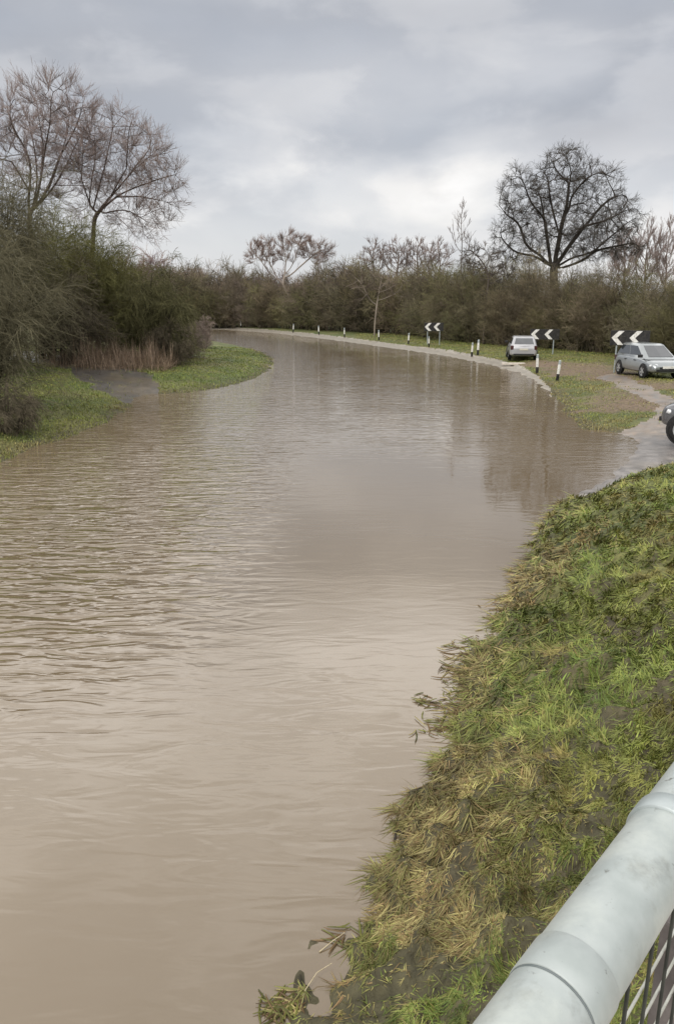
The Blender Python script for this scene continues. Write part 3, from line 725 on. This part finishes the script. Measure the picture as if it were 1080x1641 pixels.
one_shrub('hawthorn_bush', 122, 43, 355, 5.0, 'tall olive bush standing under the pair of bare trees', OG, 203, dens=(20, 12, 9, 4))
one_shrub('hawthorn_bush', 50, 41, 318, 5.4, 'broad dark bush left of the pale reeds behind the track', [DK, OG][1], 204, dens=(20, 12, 9, 4))
one_shrub('hawthorn_bush', 90, 38, 405, 3.4, 'low dark thorn with a visible trunk beside the left track', DK, 205, dens=(10, 10, 9, 4), droop=.35)
one_shrub('hawthorn_bush', -15, 34, 265, 4.6, 'tall grey brown bush behind the nearest bush at the left edge', GB, 206, dens=(20, 12, 9, 4))
one_shrub('bramble_bush', -50, 23, 330, 3.4, 'nearest grey brown bramble bush overhanging the left bank edge', GB, 207, dens=(22, 12, 9, 4), droop=.35, rt=.0055, r0=.04, low=.02)
one_shrub('bramble_bush', -12, 20.4, 610, 1.9, 'low dark tangle of stems at the foot of the nearest bush', DK, 208, dens=(16, 9, 8, 3), droop=.5, rt=.005, r0=.02, low=.02)
one_shrub('low_bush', 290, 45, 512, 2.4, 'low brown bush on the spit between the hawthorn and the white post', RD, 209, dens=(16, 9, 8, 3), droop=.3, rt=.0065, r0=.03, low=.02)
one_shrub('low_bush', 268, 40.5, 510, 2.2, 'small dark drooping bush above the right end of the reeds', DK, 210, dens=(14, 9, 8, 3), droop=.5, rt=.0065, r0=.03, low=.02)
one_shrub('low_bush', 322, 60, 510, 2.0, 'low reddish bush where the spit meets the far road', RD, 211, dens=(16, 9, 8, 2), droop=.2, rt=.009, r0=.03, low=.02)

def build_reeds():
    n = 5000; mb = MB()
    c = at_depth(180, 560, 38.5)
    x = c[0]+rng.normal(0, 1, n)*1.5; y = 38.5+rng.normal(0, 1.0, n); x = np.clip(x, c[0]-2.6, c[0]+2.9)
    k = poly_dist(x, y, WATER) > .5; x, y = x[k], y[k]; n = len(x)
    L = (.1+1.7*vnoise(x*1.7, y*1.7, 7))*rng.uniform(.4, 1.25, n)
    col = mixc(np.broadcast_to(np.array([.19, .13, .085]), (n, 3)), np.broadcast_to(np.array([.36, .27, .19]), (n, 3)), rng.random(n))*rng.uniform(.6, 1.2, (n, 1))
    blades(mb, x, y, rng.uniform(0, 2*PI, n), L, np.full(n, .016), np.clip(rng.normal(.45, .4, n), 0, .95), col)
    tag(mb.build('dry_reeds', M['grass']), 'pale reddish dry reeds in front of the dark bushes by the left track', 'reeds', kind='stuff')
build_reeds()

# ------------------------------------------------------------------ road furniture
M['white_paint'] = noise_mat('weathered_white', (.62, .61, .57), (.74, .73, .7), 9, .5)
M['black_paint'] = noise_mat('faded_black', (.012, .012, .012), (.03, .028, .027), 6, .45)
M['galv'] = noise_mat('galvanised_steel', (.33, .365, .355), (.40, .435, .425), 22, .5, .25, 8, .0005, 90, .5)
def grime(m, scale, lo, hi, col, stretch=(1, 1, 1)):
    nt = m.node_tree; N = nt.nodes; L = nt.links; b = N['Principled BSDF']; old = b.inputs['Base Color'].links[0].from_socket
    tc = N.new('ShaderNodeTexCoord'); mp = N.new('ShaderNodeMapping'); mp.inputs['Scale'].default_value = stretch; L.new(tc.outputs['Object'], mp.inputs[0])
    n = N.new('ShaderNodeTexNoise'); n.inputs['Scale'].default_value = scale; n.inputs['Detail'].default_value = 8; n.inputs['Roughness'].default_value = .65; L.new(mp.outputs[0], n.inputs[0])
    k = N.new('ShaderNodeMapRange'); k.inputs[1].default_value = lo; k.inputs[2].default_value = hi; L.new(n.outputs[0], k.inputs[0])
    x = N.new('ShaderNodeMix'); x.data_type = 'RGBA'; L.new(k.outputs[0], x.inputs[0]); L.new(old, x.inputs[6]); x.inputs[7].default_value = (*col, 1); L.new(x.outputs[2], b.inputs['Base Color'])
grime(M['galv'], 16, .56, .80, (.20, .21, .19)); grime(M['galv'], 55, .64, .72, (.15, .155, .14), (1, 1, .5)); grime(M['galv'], 7, .5, .75, (.5, .53, .49))
grime(M['white_paint'], 12, .5, .75, (.3, .28, .22)); grime(M['black_paint'], 8, .5, .75, (.07, .065, .055))
M['galv_dark'] = noise_mat('dull_galvanised', (.30, .34, .34), (.42, .46, .46), 20, .5, .4)
M['rubber_seal'] = noise_mat('dark_seal', (.10, .12, .12), (.16, .18, .18), 20, .6)
M['timber'] = noise_mat('weathered_timber', (.12, .105, .10), (.22, .195, .185), 9, .85, bump=.002, bscale=40)
M['mesh_wire'] = noise_mat('pale_mesh_wire', (.42, .42, .37), (.55, .55, .5), 30, .5, .4)
M['dark_bar'] = noise_mat('dark_steel_bar', (.03, .033, .03), (.06, .065, .055), 20, .5)
M['concrete'] = noise_mat('pale_concrete', (.42, .38, .32), (.55, .5, .44), 7, .8)

def chevron_board(px_c, px_base, board_w, board_h, zb, yaw, label):
    p = on_ground(px_c, px_base)
    e = empty('chevron_sign', p, yaw, label, 'road sign', 'chevron boards along the outside of the bend')
    MB().box((0, 0, zb+board_h/2), (board_w, .03, board_h)).build('board', M['black_paint'], e, bevel=.008)
    hw = board_h*.5
    for i in range(2):
        cx = -board_w/2+board_w*(.03+.46*i)
        b = MB(); t = board_h*.36; hh = hw*.92; zc = zb+board_h/2; dx = hh*.95
        b.prism([(cx, zc), (cx+dx, zc+hh), (cx+dx+t, zc+hh), (cx+t, zc)], -.021, -.016)
        b.prism([(cx, zc), (cx+t, zc), (cx+dx+t, zc-hh), (cx+dx, zc-hh)], -.021, -.016)
        b.build('chevron', M['white_paint'], e)
    for s in (-.32, .32):
        MB().lathe([(.001, zb+board_h*.9), (.038, zb+board_h*.9), (.038, -.15)], (s*board_w, .055, 0), n=10).build('post', M['galv_dark'], e)
    return e
chevron_board(1003, 597, 1.85, .74, 1.35, R(-22), 'nearest black board with two white chevrons standing behind the silver hatchback')
chevron_board(870, 568, 1.95, .70, 1.02, R(-14), 'black board with two white chevrons just right of the silver estate car')
chevron_board(694, 552, 1.65, .72, 1.15, R(-8), 'farthest and smallest black chevron board, by the middle of the bend')

def verge_post():
    e = empty('verge_post', (0, 0, 0))
    MB().lathe([(.001, .34), (.075, .34), (.075, -.15)], n=12).build('base_band', M['black_paint'], e, smooth=False)
    MB().lathe([(.001, .80), (.07, .80), (.07, .341)], n=12).build('white_band', M['white_paint'], e)
    MB().lathe([(.001, 1.0), (.05, .99), (.066, .96), (.066, .801)], n=12).build('cap', M['galv_dark'], e)
    return e
vp = verge_post()
posts = [(892, 610, .98, 4, 'black and white verge post nearest the camera on the grassy point', True), (860, 598, 1.0, -2, 'leaning white and black verge post in front of the estate car, right of it', False),
         (765, 570, 1.08, 3, 'right post of the close pair of verge posts left of the estate car', False), (755.5, 571, .98, -5, 'left post of the close pair of verge posts left of the estate car', False),
         (687, 557, .85, 2, 'verge post standing under the farthest chevron board', False), (654, 551, .98, -3, 'verge post just left of the farthest chevron board', False),
         (607, 545, 1.0, 2, 'verge post in front of the pale forked tree', False), (552, 540, 1.0, 5, 'verge post on the far bend, second left of the pale forked tree', False),
         (511, 535.5, 1.0, -3, 'verge post on the far bend below and right of the willow', False), (470, 531.5, 1.0, 4, 'verge post on the far bend directly below the willow', False),
         (387, 525, 1.0, -6, 'verge post second from the far left end of the road', False), (357, 521.5, 1.0, 3, 'leftmost and farthest verge post where the road disappears', False)]
dark_cap = M['black_paint']
for i, (px, py, s, tilt, lab, dc) in enumerate(posts):
    o = vp if i == 0 else copy_tree(vp)
    p = on_ground(px, py); o.location = p; o.scale = (s, s, s); o.rotation_euler = (R(tilt*.4), R(tilt), R(i*40))
    tag(o, lab, 'marker post', 'black and white verge posts along the bend')

p = on_ground(297, 557)
e = MB(); e.lathe([(.001, .62), (.055, .60), (.06, .3), (.065, -.1)], n=10); o = e.build('marker_stake', M['white_paint'], smooth=True)
o.location = p; o.rotation_euler = (0, R(22), 0); tag(o, 'short leaning white stake on the green spit of the left bank', 'stake')
p = on_ground(822, 584)
o = MB().box((0, 0, .05), (1.35, .45, .13)).build('concrete_slab', M['concrete'], bevel=.02); o.location = p; o.rotation_euler = (0, 0, R(-4))
tag(o, 'pale flat slab lying on the verge behind the silver estate car', 'slab')

# ------------------------------------------------------------------ cars
M['silver'] = noise_mat('silver_paint', (.29, .31, .315), (.33, .35, .355), 3, .28, .6, spec=.5, coat=.6)
M['white_silver'] = noise_mat('pale_silver_paint', (.38, .38, .39), (.42, .42, .43), 3, .3, .4, spec=.5, coat=.6)
M['dark_paint'] = noise_mat('dark_grey_paint', (.11, .112, .12), (.14, .142, .15), 3, .25, .4, spec=.5, coat=.8)
M['glass'] = noise_mat('car_glass', (.02, .024, .028), (.03, .034, .038), 3, .06, spec=.8)
M['glass'].node_tree.nodes['Principled BSDF'].inputs['IOR'].default_value = 1.9
M['rubber'] = noise_mat('tyre_rubber', (.012, .012, .012), (.025, .024, .023), 12, .85)
M['trim'] = noise_mat('black_trim', (.014, .014, .015), (.022, .022, .022), 8, .6)
M['alloy'] = noise_mat('alloy_wheel', (.5, .51, .52), (.6, .61, .62), 12, .3, .7, spec=.5)
M['lamp'] = noise_mat('lamp_glass', (.62, .64, .66), (.75, .77, .78), 14, .1, spec=.8)
M['red_lamp'] = noise_mat('red_lamp_glass', (.035, .008, .008), (.06, .012, .012), 14, .15, spec=.8)
M['plate_pale'] = noise_mat('number_plate', (.52, .5, .42), (.58, .56, .48), 6, .4)

def make_car(name, label, paint, st, belt, roof, wb, wr, W, group='cars parked beside the flood', plate='plate_pale', grille=True, handles=True):
    """st: body stations (x, zbot, ztop, halfwidth); belt/roof: glasshouse (x0,x1,halfwidth,z)"""
    e = empty(name, (0, 0, 0), 0, label, 'car', group)
    b = MB(); rows = []
    for x, zb, zt, w in st:
        zs = zt-.10*(zt-zb)/.7; zm = zb+(zt-zb)*.45
        half = [(0, zt+.012), (w*.55, zt+.005), (w*.86, zt-.012), (w*.975, zs), (w, zm), (w*.985, zb+.14), (w*.93, zb+.02), (0, zb)]
        ring = half+[(-q, z) for q, z in half[-2:0:-1]]
        rows.append([(x, q, z) for q, z in ring])
    k = len(rows[0]); V = [p for r in rows for p in r]
    b.add(V, [(i*k+j, i*k+(j+1) % k, (i+1)*k+(j+1) % k, (i+1)*k+j) for i in range(len(rows)-1) for j in range(k)])
    for r in (rows[0][::-1], rows[-1]): b.cap(r)
    b.build('body', M[paint], e, smooth=True, subsurf=2)
    # cabin shell
    (bx0, bx1, bw, bz), (rx0, rx1, rw, rz) = belt, roof
    def ring(x0, x1, w, z, bow): 
        return [(x0, -w*.86, z), (x0-.05*bow, 0, z), (x0, w*.86, z), (x0+.14, w, z), ((x0+x1)/2, w*1.01, z), (x1-.22, w, z), (x1, w*.86, z), (x1+.04*bow, 0, z), (x1, -w*.86, z), (x1-.22, -w, z), ((x0+x1)/2, -w*1.01, z), (x0+.14, -w, z)]
    r0 = ring(bx0, bx1, bw, bz-.08, 1.5); r1 = ring(rx0, rx1, rw, rz-.06, 1); r2 = [((p[0]-(rx0+rx1)/2)*.9+(rx0+rx1)/2, p[1]*.86, rz-.012) for p in r1]
    cb = MB(); V = r0+r1+r2; n = 12
    cb.add(V, [(i*n+j, i*n+(j+1) % n, (i+1)*n+(j+1) % n, (i+1)*n+j) for i in range(2) for j in range(n)])
    top = np.array(r2); c = top.mean(0); c[2] = rz+.012; cb.add(np.vstack([top, c]), np.zeros((0, 4), int)); bb = cb.n-13
    cb.f.append(np.array([[bb+i, bb+(i+1) % 12, bb+12] for i in range(12)]))
    cb.build('roof', M[paint], e, smooth=True, bevel=.05)
    r0 = np.array(r0); r1 = np.array(r1)
    def P(i, t): return r0[i]*(1-t)+r1[i]*t
    def pane(nm, ids, t0=.2, t1=.92, m0=.06, m1=.06):
        # window following the shell, 6 mm proud, with real thickness
        A = []; 
        cen = np.array([(r0[:, 0].mean()), 0, bz])
        pts0 = [P(i, t0) for i in ids]; pts1 = [P(i, t1) for i in ids]
        def ins(pts): 
            pts = [q.copy() for q in pts]; d = pts[1]-pts[0]; pts[0] = pts[0]+d*m0/max(np.linalg.norm(d), .01); d = pts[-2]-pts[-1]; pts[-1] = pts[-1]+d*m1/max(np.linalg.norm(d), .01); return pts
        pts0, pts1 = ins(pts0), ins(pts1)
        nrm = np.cross(pts0[-1]-pts0[0], pts1[0]-pts0[0]); nrm /= np.linalg.norm(nrm)
        if np.dot(nrm, pts0[0]-cen) < 0: nrm = -nrm
        m = len(ids); o1 = [q+nrm*.014 for q in pts0+pts1]; o0 = [q-nrm*.004 for q in pts0+pts1]
        q = MB(); q.add(o1, [(j, j+1, m+j+1, m+j) for j in range(m-1)])
        rim = list(range(m))+list(range(2*m-1, m-1, -1))
        q.add(o1+o0, [(rim[j], rim[(j+1) % (2*m)], 2*m+rim[(j+1) % (2*m)], 2*m+rim[j]) for j in range(2*m)])
        return q.build(nm, M['glass'], e)
    pane('windscreen', [6, 7, 8], .17, .93)
    pane('rear_window', [0, 1, 2], .26, .9)
    for ids in ([3, 4], [4, 5], [9, 10], [10, 11]): pane('side_window', ids, .24, .90, .04, .04)
    # wheels
    for sx in (wb[0], wb[1]):
        for sy in (-1, 1):
            yo = sy*(W/2-.015)
            a = MB(); a.lathe([(wr*1.16, -.02*sy), (wr*1.16, .004*sy), (wr*1.02, .008*sy), (.02, .002*sy)], (sx, yo-sy*.006, wr*1.02), 'Y', 28)
            a.build('wheel_arch', M['trim'], e, smooth=False)
            t = MB(); t.lathe([(wr*.62, -.1), (wr*.9, -.11), (wr, -.085), (wr, .085), (wr*.93, .108), (wr*.66, .104)], (0, 0, 0), 'Y', 28)
            if sy < 0: t.v = [v*np.array([1, -1, 1]) for v in t.v]
            to = t.build('wheel', M['rubber'], e, smooth=True); to.location = (sx, yo-sy*.075, wr)
            q = MB(); q.lathe([(wr*.70, -.02), (wr*.70, .098), (wr*.60, .092), (wr*.58, .03)], (0, 0, 0), 'Y', 28)
            for s in range(5):
                an = 2*PI*s/5+.3; rm = np.array(Matrix.Rotation(an, 3, 'Y')); q.box(rm@np.array([wr*.34, .07, 0]), (wr*.58, .04, wr*.2), rm)
            q.lathe([(.001, .098), (wr*.17, .094), (wr*.18, .05)], (0, 0, 0), 'Y', 14)
            if sy < 0: q.v = [v*np.array([1, -1, 1]) for v in q.v]
            q.build('rim', M['alloy'], to)
            dk = MB(); dk.lathe([(wr*.66, sy*.02), (.001, sy*.02)], (0, 0, 0), 'Y', 20); dk.build('brake_disc', M['trim'], to)
    xf, xr = st[-1][0], st[0][0]
    zt = st[-2][2]
    for sy in (-1, 1):
        MB().lathe([(.001, .055), (.09, .045), (.13, .0), (.12, -.08)], (0, 0, 0), 'X', 16).build('headlight', M['lamp'], e, smooth=True)
        h = [o for o in C.objects if o.parent == e][-1]; h.location = (xf-.17, sy*(W/2-.29), zt-.10); h.scale = (1.2, 1.75, .85); h.rotation_euler = (0, R(-18), sy*R(28))
        MB().box((xr+.10, sy*(W/2-.17), st[1][2]-.14), (.22, .18, .26)).build('tail_light', M['red_lamp'], e, bevel=.03)
        MB().box((bx1-.32, sy*(bw+.14), bz+.06), (.11, .22, .15)).build('mirror', M['trim'], e, bevel=.03)
        if handles:
            for hx in (-.25, .75-.0): MB().box((hx-.35, sy*(W/2-.002), bz-.16), (.17, .03, .035)).build('door_handle', M['trim'], e)
    if grille:
        for sy in (-1, 1): MB().box((xf-.03, sy*.21, zt-.20), (.12, .34, .10)).build('grille', M['trim'], e, bevel=.02)
        MB().box((xf-.02, 0, st[-1][1]+.10), (.14, W*.62, .12)).build('lower_grille', M['trim'], e, bevel=.02)
        MB().box((xf+.045, 0, st[-1][1]+.24), (.02, .52, .11)).build('number_plate', M['white_paint'], e)
    MB().box((xr-.015, 0, st[0][2]-.02), (.04, .52, .11)).build('number_plate', M[plate], e)
    MB().box((xr+.06, 0, st[0][1]+.03), (.2, W*.7, .1)).build('rear_bumper_trim', M['trim'], e, bevel=.02)
    return e
HATCH = dict(st=[(-2.02, .34, .66, .66), (-1.97, .27, .90, .76), (-1.75, .24, .98, .83), (-1.1, .22, .98, .855), (0, .21, .955, .86), (.75, .21, .94, .855), (1.2, .22, .885, .845), (1.65, .24, .80, .80), (1.9, .25, .70, .71), (2.0, .3, .56, .60)],
             belt=(-1.95, 1.42, .79, .94), roof=(-1.6, .30, .62, 1.53), wb=(-1.25, 1.27), wr=.315, W=1.73)
ESTATE = dict(st=[(-2.3, .36, .72, .70), (-2.26, .28, .94, .79), (-2.0, .25, .99, .85), (-1.1, .22, .98, .87), (0, .21, .96, .875), (.9, .21, .94, .87), (1.4, .22, .88, .855), (1.9, .24, .79, .81), (2.12, .25, .69, .72), (2.2, .3, .56, .62)],
              belt=(-2.22, 1.35, .79, .96), roof=(-1.95, .2, .63, 1.47), wb=(-1.33, 1.36), wr=.32, W=1.76)
SUV = dict(st=[(-2.2, .5, .86, .72), (-2.15, .4, 1.05, .80), (-1.9, .36, 1.1, .88), (-1.1, .34, 1.1, .91), (0, .33, 1.08, .915), (.85, .33, 1.06, .91), (1.35, .34, 1.03, .895), (1.75, .36, .97, .83), (1.92, .38, .88, .70), (1.97, .45, .74, .56)],
           belt=(-2.1, 1.25, .83, 1.08), roof=(-1.75, .15, .66, 1.68), wb=(-1.32, 1.32), wr=.36, W=1.84)
def seat_car(o, x, y, rz):
    o.location = (x, y, max(hz(x, y), 0)+.0); o.rotation_euler = (0, 0, rz)
h = make_car('hatchback_car', 'silver hatchback with dark twin grille parked facing the camera by the nearest chevron board', 'silver', **HATCH)
p = on_ground(1054, 606); seat_car(h, p[0], p[1]+1.4, R(-86))
s = make_car('estate_car', 'pale silver estate car seen from behind, parked on the verge by the second chevron board', 'white_silver', grille=False, **ESTATE)
p = on_ground(836, 579); seat_car(s, p[0]+.45, p[1]+2.2, R(90-10))
v = make_car('dark_car', 'dark car with bright alloy wheel cut off by the right edge on the driveway', 'dark_paint', **SUV)
p = on_ground(1090, 717)
an = R(180-38); d = np.array([math.cos(an), math.sin(an)]); q = p[:2]-d*1.32; q = q+np.array([-d[1], d[0]])*-.92
seat_car(v, q[0], q[1], an)

# ------------------------------------------------------------------ bridge railing
def build_railing():
    d = np.array([.662, .749, 0.]); d /= np.linalg.norm(d)
    t0 = .70; p0 = np.array([0, 0, CAM_H])+ray(866, 1641)*t0
    nrm = np.array([d[1], -d[0], 0])       # towards the deck
    rad = .0445; zdeck = p0[2]-1.1
    e = empty('guard_railing', (p0[0], p0[1], zdeck), 0, 'galvanised tubular guard railing with jointed top rail in the bottom right corner', 'railing')
    B = np.array([p0[0], p0[1], zdeck]); top = p0-B
    def along(s, dz=0, n=0): return top+d*s+np.array([0, 0, dz])+nrm*n
    def ringtube(nm, s0, s1, r, mat, bev=.004, parent=e):
        mb = MB(); ss = [s0, s0+bev*.3, s0+bev, s1-bev, s1-bev*.3, s1]; rr = [rad*.9, r-bev*.5, r, r, r-bev*.5, rad*.9]
        mb.tubes(np.array([along(q) for q in ss])[None], np.array(rr)[None], 48); return mb.build(nm, M[mat], parent, smooth=True)
    mb = MB(); mb.tubes(np.array([along(q) for q in np.linspace(-2.5, 6, 30)])[None], np.full((1, 30), rad), 48); mb.build('top_rail', M['galv'], e, smooth=True)
    ringtube('joint_sleeve', JS0, JS0+.052, rad+.0016, 'galv', .0012)
    ringtube('joint_seal', JS0-.0032, JS0-.0002, rad+.0008, 'rubber_seal', .0006)
    ringtube('clamp_band', CB0, CB0+.035, rad+.004, 'galv_dark', .002)
    # lower rail, posts, infill bars and mesh
    for s in (-2.3, -.75, 1.05, 2.85, 4.65):
        pm = MB(); b = along(s); pm.tubes(np.array([[b[0], b[1], 0], [b[0], b[1], top[2]-.02]])[None], np.full((1, 2), .022), 16); pm.build('post', M['galv'], e, smooth=True)
    lr = MB(); lr.tubes(np.array([along(-2.3, -.98), along(4.65, -.98)])[None], np.full((1, 2), .02), 12); lr.build('lower_rail', M['galv'], e, smooth=True)
    for s in np.arange(-.42, 4.6, .085)[:60]:
        bm = MB(); bm.tubes(np.array([along(s, -.04), along(s, -.97)])[None], np.full((1, 2), .0027), 8); bm.build('infill_bar', M['dark_bar'], e, smooth=True)
    wm = MB(); P = np.array([[along(-2.2, -z, -.006), along(4.6, -z, -.006)] for z in np.arange(.10, .96, .075)])
    wm.tubes(P, np.full(P.shape[:2], .0022), 6); wm.build('wire_mesh', M['mesh_wire'], e, smooth=True)
    q = np.array([0, 0, CAM_H])+ray(1122, 1478)*1.25; zb = hz(q[0], q[1])-.3
    o = MB().box((0, 0, (q[2]-zb)/2), (.09, .09, q[2]-zb)).build('timber_post', M['timber'], bevel=.006); o.location = (q[0], q[1], zb); o.rotation_euler = (0, 0, R(35))
    tag(o, 'weathered purplish grey timber post behind the railing mesh', 'post')
    # deck the camera stands on
    dk = MB(); a = B-d*16+nrm*.06; b = B+d*14+nrm*.06; w = nrm*4
    q = [a, b, b+w, a+w]; V = [x for x in q]+[x-np.array([0, 0, .5]) for x in q]
    dk.add(V, [(0, 1, 2, 3), (4, 7, 6, 5), (0, 4, 5, 1), (1, 5, 6, 2), (2, 6, 7, 3), (3, 7, 4, 0)])
    tag(dk.build('bridge_deck', M['concrete']), kind='structure')
JS0, CB0 = .02, .33
build_railing()

# ------------------------------------------------------------------ flood debris
def build_debris():
    g = np.random.default_rng(77); mb = MB(); X = []; 
    for px, py, sx, sy, n in [(775, 1050, 26, 14, 260), (745, 1085, 20, 18, 220), (720, 1130, 26, 14, 90), (700, 1165, 18, 8, 40), (815, 990, 20, 10, 160), (690, 1125, 14, 6, 30), (700, 1280, 12, 18, 60), (560, 1500, 20, 10, 26), (455, 1612, 14, 10, 110)]:
        for i in range(int(n*.55)):
            X.append(at(px+g.normal(0, sx), py+g.normal(0, sy), .0)[:2])
    X = np.array(X); n = len(X); x, y = X.T; ang = R(-100)+g.normal(0, .9, n); L = g.uniform(.05, .2, n)
    t = np.linspace(-.5, .5, 4)[None]
    bend = g.normal(0, .25, n)[:, None]*(t**2)*L[:, None]
    px = x[:, None]+np.sin(ang)[:, None]*L[:, None]*t+np.cos(ang)[:, None]*bend; py = y[:, None]+np.cos(ang)[:, None]*L[:, None]*t-np.sin(ang)[:, None]*bend
    z = np.full_like(px, .004)+g.uniform(0, .012, (n, 1))
    c = np.where((g.random(n) < .5)[:, None], OLIVE*.7, BROWN)*g.uniform(.5, 1.3, (n, 1)); c = np.where((g.random(n) < .15)[:, None], STRAW, c)
    mb.tubes(np.stack([px, py, z], -1), np.full((n, 4), .006)*np.array([.6, 1, 1, .4])[None], 4, c)
    tag(mb.build('floating_grass', M['grass']), 'torn grass and leaf scraps floating along the near bank', 'debris', kind='stuff')
    def stick(name, pxs, r, mat, label, lift=.0):
        P = np.array([at(a, b, max(c, .004)) for a, b, c in pxs]); o0 = P.mean(0); o0[2] = 0
        o = MB().tube(P-o0, np.linspace(r, r*.5, len(P)), 8).build(name, mat, smooth=True); o.location = o0; tag(o, label, name)
    dk = noise_mat('wet_dark_twig', (.02, .016, .014), (.05, .04, .03), 30, .6); st = noise_mat('pale_straw', (.42, .35, .22), (.55, .47, .32), 30, .7)
    stick('twig', [(632, 1348, 0), (634, 1332, .03), (640, 1330, .03), (645, 1338, .01), (662, 1343, .01)], .007, dk, 'small black hooked twig sticking out of the water by the near bank')
    stick('straw', [(512, 1525, .0), (530, 1510, .02), (552, 1494, .02)], .004, st, 'pale straw lying on the water at the lower near bank')
    stick('straw', [(478, 1612, .0), (490, 1585, .02), (508, 1558, .05), (532, 1543, .08)], .0035, st, 'long bent pale straw at the bottom edge of the near bank')
build_debris()
